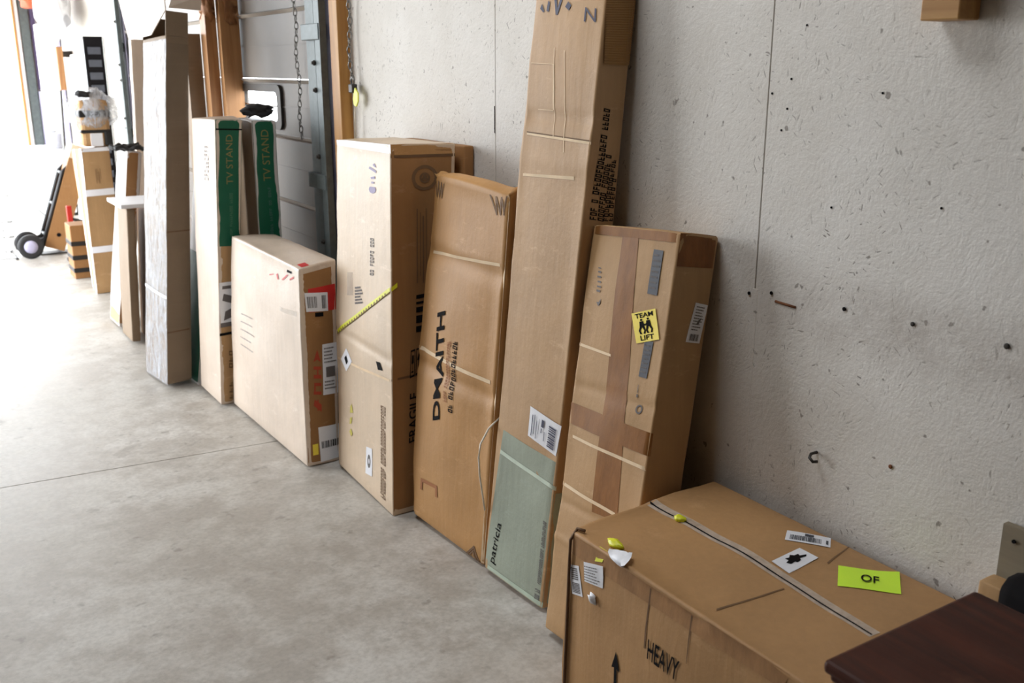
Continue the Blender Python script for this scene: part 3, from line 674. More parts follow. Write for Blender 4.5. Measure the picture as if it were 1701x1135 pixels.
def lump(name, c, sx, sy, sz, mat, parent=None, seed=1, lab=None, cat=None, group=None, amp=.35, sub=3, freq=2.2):
    bm = bmesh.new(); bmesh.ops.create_icosphere(bm, subdivisions=sub, radius=1)
    for v in bm.verts:
        k = 1+amp*mnoise.noise(v.co*freq+Vector((seed*4.1, seed, 0)))+amp*.4*mnoise.noise(v.co*freq*3+Vector((0, seed*2.3, 0))); v.co = Vector((v.co.x*k*sx, v.co.y*k*sy, v.co.z*k*sz))+Vector(c)
    m = MB().add(bm); o = m.build(name, mat, parent, True)
    return tag(o, lab, cat, group)
def on(c, key, off=0): _, f, Q = DEC[key]; return c.uv(f, *c.bil(Q, .5, .5), off)
lump('tape_scrap', on(hv, 'heavy_blob', .004), .006, .012, .012, M['white_plastic'], hv.root, 3, 'white torn paper scrap', amp=.9, sub=2)
hv.dec('tape_scrap', 'heavy_yf', M['lime_tag'], .003, 'yellow tape scrap hanging over the edge')
lump('tape_scrap', on(hv, 'heavy_yt2', .006), .011, .026, .009, M['lime_tag'], hv.root, 5, 'crumpled yellow tape scrap on the top edge')
lump('tape_scrap', on(hv, 'heavy_yt', .005), .013, .015, .008, M['lime_tag'], hv.root, 6, 'small yellow tape scrap on the lid seam')
_, fc, Q = DEC['heavy_crumple']; V = []
for j in range(5):
    for i in range(9):
        x, y = i/8, j/4; p = hv.uv(fc, *hv.bil(Q, x, y), .006+.012*mnoise.noise(Vector((x*4, y*4, 2)))+.010*x); V.append(p)
link('crumpled_label', V, [[j*9+i, j*9+i+1, (j+1)*9+i+1, (j+1)*9+i] for j in range(4) for i in range(8)], M['paper'], hv.root, True)['label'] = 'crumpled white label at the top edge'
hp = [hv.uv('F', .012, v, .006) for v in (.02, .3, .6, .85, .96)]+[hv.uv('T', .02, .02, .006), hv.uv('T', .05, .03, .008)]
MB().tube(hp, .004, 6).build('binding_cord', M['dark_edge'], hv.root, True)

# leaning carton with the yellow lifting notice
tm = Carton('team', 'leaning_carton', 'leaning taped carton with a yellow TEAM LIFT notice, behind the HEAVY carton', G_ROW, CB['kraft'], .004, .005, .008, 12, creases=[('F', .62, .012, -.003), ('F', .33, .010, -.003), ('F', .24, .01, .003)])
tm.dec('packing_tape', 'team_tapev', M['tape'], .0010, 'long brown tape down the middle'); tm.dec('packing_tape', 'team_tapeh', M['tape'], .0016, 'brown tape band across')
tm.dec('packing_tape', 'team_tapet', M['tape'], .0014, 'brown tape along the top'); tm.dec('packing_tape', 'team_tapen', M['tape_dark'], .0010, 'dark tape over the top corner')
for k in ('team_s1', 'team_s2'):
    tm.dec('printed_bar', k, M['navy_ink'], .0018); tm.marks('small_print', k, lines(7, .12, .88, .1, .95, .35), M['grey_ink'], .0024)
a = tm.dec('notice', 'team_yel', M['yellow'], .0026, 'yellow TEAM LIFT notice with two figures')
Q = DEC['team_yel'][2]
def subq(Q, x0, y0, x1, y1):
    b = lambda x, y: tuple(Q[0][i]*(1-x)*(1-y)+Q[1][i]*x*(1-y)+Q[2][i]*x*y+Q[3][i]*(1-x)*y for i in (0, 1)); return [b(x0, y0), b(x1, y0), b(x1, y1), b(x0, y1)]
tm.text('lettering', None, 'TEAM', M['ink'], .0034, a, bold=.02, Q=subq(Q, .13, .80, .88, .95), face='F'); tm.text('lettering', None, 'LIFT', M['ink'], .0034, a, bold=.02, Q=subq(Q, .22, .06, .80, .22), face='F')
def figure(x, s):
    k = lambda u, v: (x+u*s, .27+v*.5)
    return [[k(.05*math.cos(t), .92+.07*math.sin(t)) for t in [2*math.pi*i/8 for i in range(8)]], [k(-.08, .82), k(.08, .82), k(.10, .45), k(-.10, .45)], [k(.02, .74), k(.2, .55), k(.15, .50), k(0, .62)], [k(-.10, .46), k(.0, .46), k(-.09, .22), k(-.16, .24)], [k(-.16, .24), k(-.09, .24), k(-.04, 0), k(-.12, 0)], [k(0, .46), k(.10, .46), k(.14, .2), k(.07, .2)], [k(.07, .22), k(.14, .22), k(.10, 0), k(.02, 0)]]
tm.marks('pictogram', None, figure(.36, 1)+figure(.64, -1), M['ink'], .0034, a, Q=Q, face='F')
a = tm.dec('sticker', 'team_lab', M['paper'], .0014, 'tall white shipping sticker'); tm.marks('small_print', 'team_lab', barcode(9, .05, .22, .2, .8)+lines(9, .15, .85, .30, .95, .4)+[[(.4, .45), (.62, .5), (.7, .64), (.5, .58)]], M['grey_ink'], .0022, a)
tm.marks('faded_print', 'team_scr', [rc(.1, .35, .8, .4), rc(.15, .46, .9, .5), rc(.2, .58, .85, .62), rc(.1, .7, .8, .74), rc(.2, .82, .8, .86), rc(.2, .92, .7, .95), [(.2, .1), (.55, 0), (.9, .08), (1, .2), (.6, .1)]], M['grey_ink'])
def ringp(n=20, r0=.32, r1=.5, cx=.5, cy=.5):
    out = []
    for i in range(n):
        a0, a1 = 2*math.pi*i/n, 2*math.pi*(i+1)/n
        out.append([(cx+r0*math.cos(a0), cy+r0*math.sin(a0)), (cx+r1*math.cos(a0), cy+r1*math.sin(a0)), (cx+r1*math.cos(a1), cy+r1*math.sin(a1)), (cx+r0*math.cos(a1), cy+r0*math.sin(a1))])
    return out
tm.marks('printed_symbol', 'team_ring', ringp(14), M['grey_ink']); tm.marks('printed_symbol', 'team_tick', [rc(.3, 0, .8, .25), rc(.4, .35, .6, 1)], M['grey_ink'])
for k in ('team_c1', 'team_c2', 'team_c3'): tm.dec('crease', k, M['pale_edge'], .0012)

# tall carton with sage green foot
pt = Carton('pat', 'tall_carton', 'tallest leaning carton with a sage green foot lettered patricia', G_ROW, CB['tan'], .003, .004, .008, 21, creases=[('F', .765, .012, -.005), ('F', .70, .012, .002)])
pt.quad('sage_sleeve', 'F', [(0.0, 0.0), (1.0, 0.0), DEC['pat_c0'][2][1], DEC['pat_c0'][2][0]], CB['sage'], .0008, 'sage green printed foot of the carton')
pt.quad('sage_sleeve', 'N', [(0.0, 0.0), (1.0, 0.0), (1.0, .20), (0.0, .20)], CB['sage'], .0008, 'sage green printed foot, narrow side')
pt.dec('fold_edge', 'pat_fold', plain('pale_sage_fold', srgb(196, 208, 190), .6), .0020); pt.dec('fold_edge', 'pat_foldb', plain('pale_sage_fold_low', srgb(180, 194, 174), .6), .0020)
pt.text('lettering', 'pat_text', 'patricia', M['ink'], .0022, bold=.004, shear=.15)
pt.marks('small_print', 'pat_thin', glyphs(34, 3), M['grey_ink'], .002); pt.marks('small_print', 'pat_thin2', glyphs(6, 4), M['grey_ink'], .002)
a = pt.dec('sticker', 'pat_label', M['paper'], .0016, 'white shipping sticker above the sage foot', curl=.003)
pt.marks('small_print', 'pat_label', [rc(.68, y, .9, y+w_) for y, w_ in ((.12, .05), (.19, .03), (.25, .06), (.34, .03), (.40, .05), (.48, .02), (.53, .05), (.62, .04), (.69, .03), (.75, .05))]+[rc(.44, .6, .52, .84), rc(.44, .40, .47, .55), rc(.12, .1, .15, .8), rc(.2, .2, .22, .85), rc(.28, .1, .3, .7), rc(.36, .3, .37, .8), rc(.55, .2, .57, .5)], M['blue_ink'], .0048, a)
pt.text('handwriting', 'pat_N', 'N', M['blue_ink'], .0018)
pt.marks('handwriting', 'pat_W', [[(0, .2), (.1, .0), (.14, .05), (.05, .5)], [(.2, .1), (.28, .05), (.3, .6), (.24, .7)], [(.42, .9), (.5, -.1), (.56, -.05), (.5, .9)], [(.5, 0), (.56, -.1), (.68, .8), (.62, .85)], [(.78, .4), (.9, .2), (.96, .5), (.86, .7)]], M['blue_ink'], .0018)
pt.dec('crease', 'pat_dent', M['brown_ink'], .0012); pt.dec('crease', 'pat_dent_light', M['pale_edge'], .0012); pt.dec('crease', 'pat_dent2', M['pale_edge'], .0012)  # dent's dark line and pale highlight are painted on as strips
Q = DEC['pat_cut'][2]; pt.marks('cut_line', None, [rc(.0, .985, 1, 1), rc(.96, 0, 1, 1), rc(.3, -.02, .96, 0)], M['pale_edge'], .0014, Q=Q, face='F')
pt.marks('cut_line', None, [rc(.995, -.6, 1.02, 1.35), rc(1.42, -.9, 1.45, 1.3)], M['pale_edge'], .0014, Q=Q, face='F')
# exposed corrugation near the top of the narrow side, one ridge after another
_, fc, Q = DEC['pat_corr']; m = MB(); n = 34; V, F = [], []
for j in range(n*4+1):
    y = j/(n*4); o_ = .0035+.0016*(.5+.5*math.cos(2*math.pi*j/4))
    for x in (.02, .2, .4, .6, .8, .98): V.append(pt.uv(fc, *pt.bil(Q, x, y), o_))
F = [[6*j+i, 6*j+i+1, 6*j+i+7, 6*j+i+6] for j in range(n*4) for i in range(5)]
link('torn_corrugation', V, F, CB['rib'], pt.root)['label'] = 'bare corrugated ridges near the top'
for i, (k, n_) in enumerate((('pat_t1', 26), ('pat_t2', 16), ('pat_t3', 14), ('pat_t4', 10), ('pat_t5', 18))): pt.marks('small_print', k, glyphs(n_, 20+i), M['ink'] if i < 4 else M['brown_ink'], .0016)

# padded carton lettered DMAITH
dm = Carton('dm', 'leaning_carton', 'rounded honey brown carton lettered DMAITH up its front', G_ROW, CB['honey'], .016, .007, .022, 31, creases=[('F', .79, .02, -.008), ('F', .475, .02, -.008)])
dm.text('lettering', 'dm_text', 'DMAITH', M['ink'], .0022, bold=.02, shear=-.22)
dm.marks('small_print', 'dm_line1', glyphs(22, 5), M['orange_ink'], .002); dm.marks('small_print', 'dm_line2', glyphs(17, 6), M['ink'], .002)
dm.marks('printed_symbol', 'dm_stap', [rc(0, .7, 1, 1), rc(0, 0, .12, .7), rc(.88, 0, 1, .7)], M['orange_ink'], .002)
vv = [[(x, 1), (x+.1, 1), (x+.24, 0), (x+.17, 0)] for x in (0, .3, .6)]+[[(x+.34, 1), (x+.42, 1), (x+.25, 0), (x+.18, 0)] for x in (0, .3, .55)]
dm.marks('corner_print', 'dm_v1', vv, M['brown_ink'], .002); dm.marks('corner_print', 'dm_v0', vv, M['brown_ink'], .002)
dm.marks('corner_print', 'dm_v2', [[(0, 0), (.5, 1), (.58, .9), (.12, 0)], [(.5, 1), (1, 0), (.9, 0), (.46, .9)], [(.2, 0), (.5, .7), (.55, .6), (.3, 0)], [(.5, .7), (.8, 0), (.7, 0), (.46, .6)], rc(0, -.06, 1, 0)], M['brown_ink'], .002)
dm.dec('crease', 'dm_c1', M['pale_edge'], .001); dm.dec('crease', 'dm_c2', M['pale_edge'], .001)
sp = [(1.545, 2.484, .545), (1.538, 2.485, 0.531), (1.493, 2.485, 0.499), (1.462, 2.485, 0.453), (1.455, 2.485, 0.41), (1.458, 2.485, 0.347), (1.471, 2.486, 0.26), (1.477, 2.487, 0.22)]
MB().tube(sp, .0032, 6).build('loose_strap', M['string'], dm.root, True)['label'] = 'loose pale plastic strap'
dm.dec('worn_edge', 'dm_edge', M['pale_edge'], .0012)

# fragile carton; light on its wide side put into the pale board
fa = Carton('fra', 'standing_carton', 'pale-sided standing carton printed FRAGILE on its narrow side', G_ROW, CB['pale'], .004, .004, .008, 41, creases=[('F', .44, .012, -.003)])
fa.quad('narrow_side_tone', 'N', [(.012, .0), (1, .0), (1, .985), (.012, .985)], CB['brown'], .0006, 'narrow side with shade put into its brown')  # shade on the narrow side put into a browner tone
fa.quad('flap_fold', 'N', [(.0, .968), (1, .966), (1, .973), (.0, .975)], M['dark_edge'], .0014); fa.quad('taped_top', 'N', [(.0, .974), (1, .972), (1, 1), (0, 1)], CB['honey'], .0012)
fa.marks('handwriting', 'fra_hand', [[(.02+.13*math.cos(a)+.1, .5+.4*math.sin(a)) for a in (.8, 1.6, 2.4, 3.2, 4.0, 4.8, 5.5)], rc(.32, .3, .38, .6), [(.48, .2), (.56, .25), (.52, .7), (.46, .6)], [(.66, .1), (.74, .1), (.86, .8), (.80, .9)], [(.84, .1), (.98, .3), (.92, .5), (.86, .3)]], M['purple_ink'], .0016); fa.marks('small_print', 'fra_txt1', glyphs(12, 8), M['grey_ink']); fa.marks('small_print', 'fra_block', lines(6, fill=.6), M['grey_ink'])
fa.dec('packing_tape', 'fra_wht', M['clear'], .001, 'clear tape patch')
fa.dec('caution_tape', 'fra_tape0', M['lime_tag'], .0024, 'yellow measuring tape run slantwise across the side'); fa.dec('caution_tape', 'fra_tape1', M['lime_tag'], .0034, 'yellow tape end turned round the corner')
fa.marks('tape_ticks', 'fra_tape0', [rc(.02+.045*i, .05, .035+.045*i, .55) for i in range(21)]+[rc(0, .02, 1, .16)], M['brown_ink'], .0034)
a = fa.dec('sticker', 'fra_dia', M['paper'], .0014, 'small white diamond sticker'); fa.marks('warning_mark', 'fra_dia', [[(.3, .3), (.6, .3), (.7, .7), (.4, .75)]], M['ink'], .0022, a)
fa.dec('torn_handle', 'fra_tear', M['ink'], .0014); fa.marks('small_print', 'fra_txt2', glyphs(30, 9), M['brown_ink'])
a = fa.dec('sticker', 'fra_oval', M['paper'], .0014, 'small white sticker low on the side'); fa.marks('small_print', 'fra_oval', ringp(12, .1, .25), M['grey_ink'], .002, a)
fa.marks('handwriting', 'fra_yel', [[(.5, 0), (.8, .1), (.5, .25), (.2, .12)], [(.2, .35), (.6, .4), (.7, .6), (.3, .55)], [(.3, .7), (.9, .75), (.7, 1), (.4, .9)]], plain('yellow_marker', srgb(190, 176, 70), .6))
fa.marks('printed_emblem', 'fra_ring', ringp(28, .36, .48)+ringp(20, .12, .2)+[[(.5, .72), (.62, .42), (.38, .42)]], M['brown_ink'], .0016); fa.marks('small_print', 'fra_cols', [rc(.05, 0, .14, 1), rc(.3, .1, .36, .95), rc(.5, 0, .6, .9), rc(.75, .1, .8, 1)], M['brown_ink'], .0016)
fa.marks('barcode', 'fra_bars', [rc(.1, .0, .95, .16), rc(.1, .24, .95, .44), rc(.1, .52, .95, .66), rc(.1, .74, .95, .8), rc(.1, .88, .95, .98)], M['ink'], .0016)
fa.marks('handling_symbols', 'fra_sym', [rc(0, 0, .42, .06), rc(0, .94, .42, 1), rc(0, 0, .06, 1), rc(.36, 0, .42, 1), [(.12, .5), (.3, .5), (.28, .8), (.14, .8)], rc(.19, .2, .23, .5), rc(.12, .16, .3, .22), rc(.5, 0, 1, .06), rc(.5, .94, 1, 1), rc(.5, 0, .56, 1), rc(.94, 0, 1, 1), [(.6, .55), (.9, .55), (.75, .85)], rc(.72, .15, .78, .55)], M['ink'], .0016)
fa.text('lettering', 'fra_FRAGILE', 'FRAGILE', M['ink'], .0018, bold=.01)
fa.dec('crease', 'fra_crease', M['pale_edge'], .001); fa.dec('crease', 'fra_creaseN', M['dark_edge'], .001)
fa.quad('top_tape', 'F', [(.0, .985), (1, .978), (1, 1), (0, 1)], M['paper'], .0012, 'white worn tape along the top edge')

# slim carton behind it
BOX['slim'] = {'nF0': (1.705, 2.83, 0), 'nB0': (1.735, 2.83, 0), 'fF0': (1.705, 3.35, 0), 'fB0': (1.735, 3.35, 0), 'nF1': (1.722, 2.98, 1.335), 'nB1': (1.762, 2.98, 1.335), 'fF1': (1.722, 3.42, 1.335), 'fB1': (1.762, 3.42, 1.335)}
BOX['slim'] = {k: (x, (3.02 if k[0] == 'n' else 3.50), z) for k, (x, y, z) in BOX['slim'].items()}
Carton('slim', 'slim_carton', 'slim brown carton squeezed between the FRAGILE carton and the wall', G_ROW, CB['brown'], .001, .002, .006, 44)

# low wide carton with red print on its end
rd = Carton('red', 'wide_carton', 'low wide pale carton with red print and white stickers on its end', G_ROW, CB['palest'], .006, .005, .010, 51)
rd.quad('end_shade', 'N', [(.03, .0), (1, .0), (1, .97), (.03, .97)], CB['brown'], .0006, 'end of the carton with shade put into its brown')  # end darkened for shade; the wide side's pale board carries its glare
rd.dec('red_print', 'red_print', M['red_ink'], .0012); a = rd.dec('sticker', 'red_lab1', M['paper'], .0018, 'white barcode sticker over the red print'); rd.marks('barcode', 'red_lab1', barcode(9, .2, .8, .08, .5)+barcode(4, .15, .85, .72, .92), M['grey_ink'], .0026, a)
rd.marks('small_print', 'red_dark1', [rc(0, 0, 1, 1)], M['ink']); a = rd.dec('sticker', 'red_lab2', M['paper'], .0014, 'tall white printed sticker'); rd.marks('small_print', 'red_lab2', [rc(.2, .35, .8, .55)]+lines(5, .1, .9, .62, .95, .4)+lines(3, .1, .9, .1, .3, .4), M['grey_ink'], .0022, a)
rd.marks('red_lettering', 'red_chars', [[(.0, .1), (.12, .1), (.2, .8), (.1, .9)], rc(.02, .4, .2, .52), rc(.28, .1, .33, .9), rc(.28, .7, .46, .85), rc(.42, .1, .47, .85), rc(.54, .1, .6, .9), rc(.54, .4, .72, .55), rc(.68, .1, .73, .9), [(.8, .1), (1, .5), (.8, .9), (.84, .5)]], M['darkred_ink'], .0014)
a = rd.dec('sticker', 'red_lab3', M['paper'], .0014, 'white sticker low on the end'); rd.marks('small_print', 'red_lab3', barcode(12, .38, .58, .1, .98), M['ink'], .0022, a); rd.dec('sticker', 'red_yel', M['yellow'], .0022, 'yellow round sticker')
rd.marks('faded_print', 'red_lines', lines(5, 0, 1, 0, 1, .14), plain('pale_grey_ink', srgb(170, 160, 154), .7)); rd.marks('red_scribble', 'red_scrib', [[(.0, .3), (.2, .5), (.21, .6), (.0, .4)], [(.3, .6), (.35, .1), (.4, .15), (.36, .7)], [(.5, .2), (.7, .8), (.75, .75), (.56, .15)], [(.8, .3), (.96, .6), (.95, .75), (.8, .45)]], M['red_ink'])
rd.dec('black_clip', 'red_mark', M['ink'], .002); rd.dec('packing_tape', 'red_glint', M['clear'], .0014, 'clear tape patch at the edge'); rd.quad('red_scribble', 'T', [(.93, .1), (.99, .1), (.99, .3), (.93, .3)], M['red_ink'], .0014)

# ================================================================== green-topped stand cartons
tv = Carton('tv', 'stand_carton', 'narrow standing carton with a white wide side and green end lettered TV STAND', 'green television stand cartons', CB['palest'], .002, .003, .006, 61)
tv.dec('green_panel', 'tv_green', CB['green'], .0008, 'green printed upper end'); tv.quad('kraft_end', 'N', [(0, 0), (1, 0), DEC['tv_green'][2][1], DEC['tv_green'][2][0]], CB['kraft'], .0008, 'plain brown lower end')
tv.text('lettering', 'tv_text', 'TV STAND', M['gold_ink'], .0018, bold=.0); tv.marks('small_print', 'tv_thin', glyphs(20, 15), plain('faint_green_ink', srgb(66, 112, 84), .6), .0016)
a = tv.dec('sticker', 'tv_lab', M['paper'], .0016, 'white picture sticker'); tv.marks('small_print', 'tv_lab', [rc(.1, .0, 1, .1), [(.3, .15), (.9, .2), (.8, .4), (.4, .35)], [(.2, .6), (.9, .5), (1, .66), (.3, .75)], rc(.2, .85, .8, .92)], M['grey_ink'], .0024, a)
tv.quad('dark_tape', 'N', [(.0, .255), (1, .262), (1, .272), (0, .265)], M['ink'], .002); tv.marks('small_print', 'tv_bot', glyphs(8, 17), M['brown_ink']); tv.marks('small_print', 'tv_ft', glyphs(9, 18), plain('pale_grey_ink_b', srgb(176, 170, 168), .7))
tv.quad('fold_edge', 'N', [(.0, .965), (1, .965), (1, .97), (0, .97)], M['ink'], .0018)
BOX['tvb'] = {'nF0': (1.485, 4.64, 0), 'nB0': (1.600, 4.64, 0), 'fF0': (1.485, 4.94, 0), 'fB0': (1.600, 4.94, 0), 'nF1': (1.490, 4.63, 1.36), 'nB1': (1.606, 4.63, 1.357), 'fF1': (1.490, 4.93, 1.36), 'fB1': (1.606, 4.93, 1.357)}
t2 = Carton('tvb', 'stand_carton', 'dark green stand carton behind, half hidden by the white-sided one', 'green television stand cartons', CB['white'], .002, .003, .006, 62)
t2.quad('green_panel', 'N', [(0, .5), (1, .5), (1, 1), (0, 1)], CB['green'], .0008); t2.quad('shaded_side', 'F', [(0, .45), (1, .45), (1, 1), (0, 1)], CB['dull'], .0008)  # shadow on the wide side put into a dull dark tone
t2.text('lettering', None, 'TV STAND', M['gold_ink'], .0018, bold=.0, Q=[(.66, .79), (.66, .968), (.34, .968), (.34, .79)], face='N'); t2.marks('small_print', None, glyphs(18, 19), plain('faint_green_ink_b', srgb(70, 104, 92), .6), .0016, Q=[(.62, .6), (.62, .77), (.5, .77), (.5, .6)], face='N')
BOX['tvc'] = {'nF0': (1.215, 4.96, 0), 'nB0': (1.335, 4.96, 0), 'fF0': (1.200, 5.26, 0), 'fB0': (1.330, 5.26, 0), 'nF1': (1.42, 4.99, 1.34), 'nB1': (1.54, 4.99, 1.34), 'fF1': (1.42, 5.29, 1.34), 'fB1': (1.54, 5.29, 1.34)}
t3 = Carton('tvc', 'stand_carton', 'stand carton set upside down, its green foot showing beside the plastic-wrapped carton', 'green television stand cartons', CB['white'], .002, .003, .006, 63)
t3.quad('green_panel', 'N', [(0, 0), (1, 0), (1, .5), (0, .5)], CB['green'], .0008); t3.quad('green_panel', 'F', [(0, 0), (1, 0), (1, .5), (0, .5)], CB['green'], .0008)
# black glove-like cloth on the second one
cl = lump('black_cloth', (1.545, 4.70, 1.403), .066, .05, .030, M['rubber'], None, 8, 'crumpled black cloth lying on the dark green carton', 'cloth', None, .7)

# ================================================================== carton in stretch film, open at the top
P = {k: Vector(v) for k, v in BOX['wrap'].items()}
cut = {}
for k, v in P.items():
    if k[2] == '1': b_ = P[k[:2]+'0']; cut[k] = tuple(b_+(v-b_)*(1.745/1.86))
    else: cut[k] = tuple(v)
BOX['wrap'] = cut
wp = Carton('wrap', 'wrapped_carton', 'tall open carton wrapped in clear plastic film, flaps hanging out at the top', G_ROW, CB['dull'], .003, .004, .006, 71, creases=[('N', .45, .01, -.002), ('N', .2, .01, -.002)])
def sheetq(name, pts, th, mat, parent, lab=None):
    a, b, c_, d_ = map(Vector, pts); n = (b-a).cross(d_-a).normalized()*th
    o = MB().hexa([a, b, c_, d_, a+n, b+n, c_+n, d_+n]).build(name, mat, parent)
    if lab: o['label'] = lab
    return o
c = {k: Vector(v) for k, v in cut.items()}
up = lambda k: P[k]
sheetq('top_panel', (c['nF1'], c['nB1'], P['nB1'], P['nF1']), -.005, CB['dull'], wp.root)
sheetq('top_panel', (c['nB1'], c['fB1'], P['fB1'], P['nB1']), -.005, CB['dull'], wp.root)
sheetq('top_panel', (c['fF1'], c['fB1'], P['fB1'], P['fF1']), .005, CB['dull'], wp.root)
fl1 = MB(); pg = [(1.20, 5.71, 1.743), (1.20, 5.38, 1.748), (1.20, 5.20, 1.754), (1.252, 5.09, 1.868), (1.255, 5.12, 2.1), (1.16, 5.8, 2.12)]
k = len(pg); fl1.v = [Vector(q) for q in pg]+[Vector(q)+Vector((.005, 0, .001)) for q in pg]; fl1.f = [list(range(k))[::-1], list(range(k, 2*k))]+[[i, (i+1) % k, k+(i+1) % k, k+i] for i in range(k)]
fl1.build('flap', CB['palest'], wp.root)['label'] = 'wide pale flap hanging out to the side'  # light falling on the flap put into its paler board
sheetq('flap', (P['nF1']+Vector((.015, 0, .012)), P['nB1']+Vector((.055, -.03, .012)), (1.42, 5.05, 1.935), (1.30, 5.1, 1.95)), .005, CB['palest'], wp.root, 'short pale flap standing up at the near edge')
wp.quad('stretch_film', 'F', [(-.01, .0), (1.005, .0), (1.005, .99), (-.01, .99)], M['film'], .003, 'clear glossy stretch film over the wide side')
wp.quad('stretch_film', 'N', [(.0, .0), (1, .0), (1, .98), (0, .98)], plain('film_on_end', srgb(160, 140, 118), .25, Alpha=.18), .003, 'thin film over the narrow side')
for v0 in (.27,): wp.quad('film_glint', 'F', [(0, v0), (1, v0-.012), (1, v0-.004), (0, v0+.008)], M['white_plastic'], .0042, 'white strip painted as a glint on the film')  # white strip stands in for a glint on the film
wp.quad('crease', 'N', [(0, .45), (1, .45), (1, .454), (0, .454)], M['dark_edge'], .0012); wp.quad('crease', 'N', [(0, .155), (1, .155), (1, .159), (0, .159)], M['dark_edge'], .0012)
# ================================================================== far group
tall0 = {'nF0': (1.36, 6.80, 0), 'nB0': (1.46, 6.80, 0), 'fF0': (1.36, 7.05, 0), 'fB0': (1.46, 7.05, 0), 'nF1': (1.44, 6.80, 1.77), 'nB1': (1.54, 6.80, 1.77), 'fF1': (1.44, 7.05, 1.77), 'fB1': (1.54, 7.05, 1.77)}
tall = {k: (x, 6.80 if k[0] == 'n' else 6.86, z) for k, (x, y, z) in tall0.items()}
BOX['pink'] = tall
Carton('pink', 'tall_carton', 'tall thin pinkish carton standing behind the plastic-wrapped carton', G_FAR, CB['palest'], .002, .003, .006, 81)
# brown boards on end in front of the door
def board(x0, x1, y, th, z1, lean, lab, mat, seed):
    t = root('standing_board', ((x0+x1)/2, y+th/2, 0), lab, 'board', 'brown boards standing by the door')
    m = MB(); m.hexa([(x0-lean, y, 0), (x1-lean, y, 0), (x1-lean, y+th, 0), (x0-lean, y+th, 0), (x0, y, z1), (x1, y, z1), (x1, y+th, z1), (x0, y+th, z1)]); m.build('plank', mat, t)
    return t
ba = board(1.588, 1.648, 5.62, .10, 2.3, .0, 'narrower brown board standing on end just left of the wider one', M['board'], 1)
bw = board(1.652, 1.758, 5.56, .06, 2.3, .0, 'wider brown board standing on end nearest the grey door', M['board'], 2)
board(1.50, 1.583, 5.72, .09, 1.78, .0, 'shorter dull board in the shade behind the plastic-wrapped carton', CB['dull'], 3)
BWN = plain('crumpled_brown_paper', srgb(146, 98, 58), .7, var=.35, scale=20)
lump('wrapping', (1.710, 5.585, 1.90), .042, .045, .075, BWN, bw, 9, 'crumpled brown wrapping bunched round the top', amp=.8, freq=3)
lump('wrapping', (1.612, 5.66, 1.92), .030, .070, .085, BWN, ba, 19, 'crumpled brown wrapping bunched round the top', amp=.8, freq=3)
# strapped carton and packages beyond
sa = Carton('A', 'strapped_carton', 'upright brown carton bound with white straps, at the far end', G_FAR, CB['kraft'], .003, .004, .008, 91)
for u in (.30, .93): sa.quad('strap', 'F', [(u-.10, 0), (u+.10, 0), (u+.10, 1), (u-.10, 1)], M['white_plastic'], .003, 'white vertical strap')
for v in (.31, .70): sa.quad('strap', 'N', [(0, v-.022), (1, v-.022), (1, v+.022), (0, v+.022)], M['white_plastic'], .003, 'white horizontal strap')
sa.quad('top_tape', 'N', [(0, .975), (1, .975), (1, 1), (0, 1)], M['paper'], .003); sa.marks('small_print', None, [rc(.3, 0, .34, 1), rc(.42, .2, .46, 1), rc(.55, 0, .6, .8), rc(.7, .3, .73, 1)], M['brown_ink'], .002, Q=[(.3, .76), (.7, .76), (.7, .86), (.3, .86)], face='N')
bx = Carton('Bx', 'leaning_carton', 'pale leaning carton with black rubber trim lying on top', G_FAR, CB['white'], .004, .004, .008, 92)
bx.quad('narrow_side_tone', 'N', [(.02, 0), (1, 0), (1, 1), (.02, 1)], CB['brown'], .0008, 'brown narrow side'); bx.quad('sticker', 'F', [(.6, .13), (.9, .15), (.9, .18), (.6, .16)], M['paper'], .002); bx.quad('kraft_foot', 'F', [(0, 0), (1, 0), (1, .07), (0, .09)], CB['kraft'], .0008)
m = MB(); random.seed(4)
for k in range(5):
    y = 6.40+.05*k; m.tube([(1.20+.012*math.sin(k*2+i)+.035*i, y+.02*math.sin(i*1.3+k), 1.122+.012*math.sin(i*2.1+k)) for i in range(6)], .013, 7)
tag(m.build('rubber_trim', M['rubber'], None, True), 'tangled black rubber trim lying on the pale leaning carton', 'rubber')
cx = Carton('Cx', 'slim_carton', 'slim grey-brown carton under a white board, left of the plastic-wrapped carton', G_FAR, CB['dull'], .002, .003, .006, 93)
t = root('white_board', (1.17, 6.12, .812), 'white board lying flat on the slim grey-brown carton', 'board')
MB().box(1.11, 1.33, 5.94, 6.34, .815, .838, .004).build('panel', M['white_paint'], t)
BOX['Dx'] = {'nF0': (1.20, 5.90, 0), 'nB0': (1.26, 5.90, 0), 'fF0': (1.21, 6.25, 0), 'fB0': (1.27, 6.25, 0), 'nF1': (1.26, 5.95, .80), 'nB1': (1.32, 5.95, .80), 'fF1': (1.27, 6.30, .80), 'fB1': (1.33, 6.30, .80)}
Carton('Dx', 'slim_carton', 'dark slim carton in the shade beside the grey-brown one', G_FAR, CB['brown'], .002, .003, .006, 94)
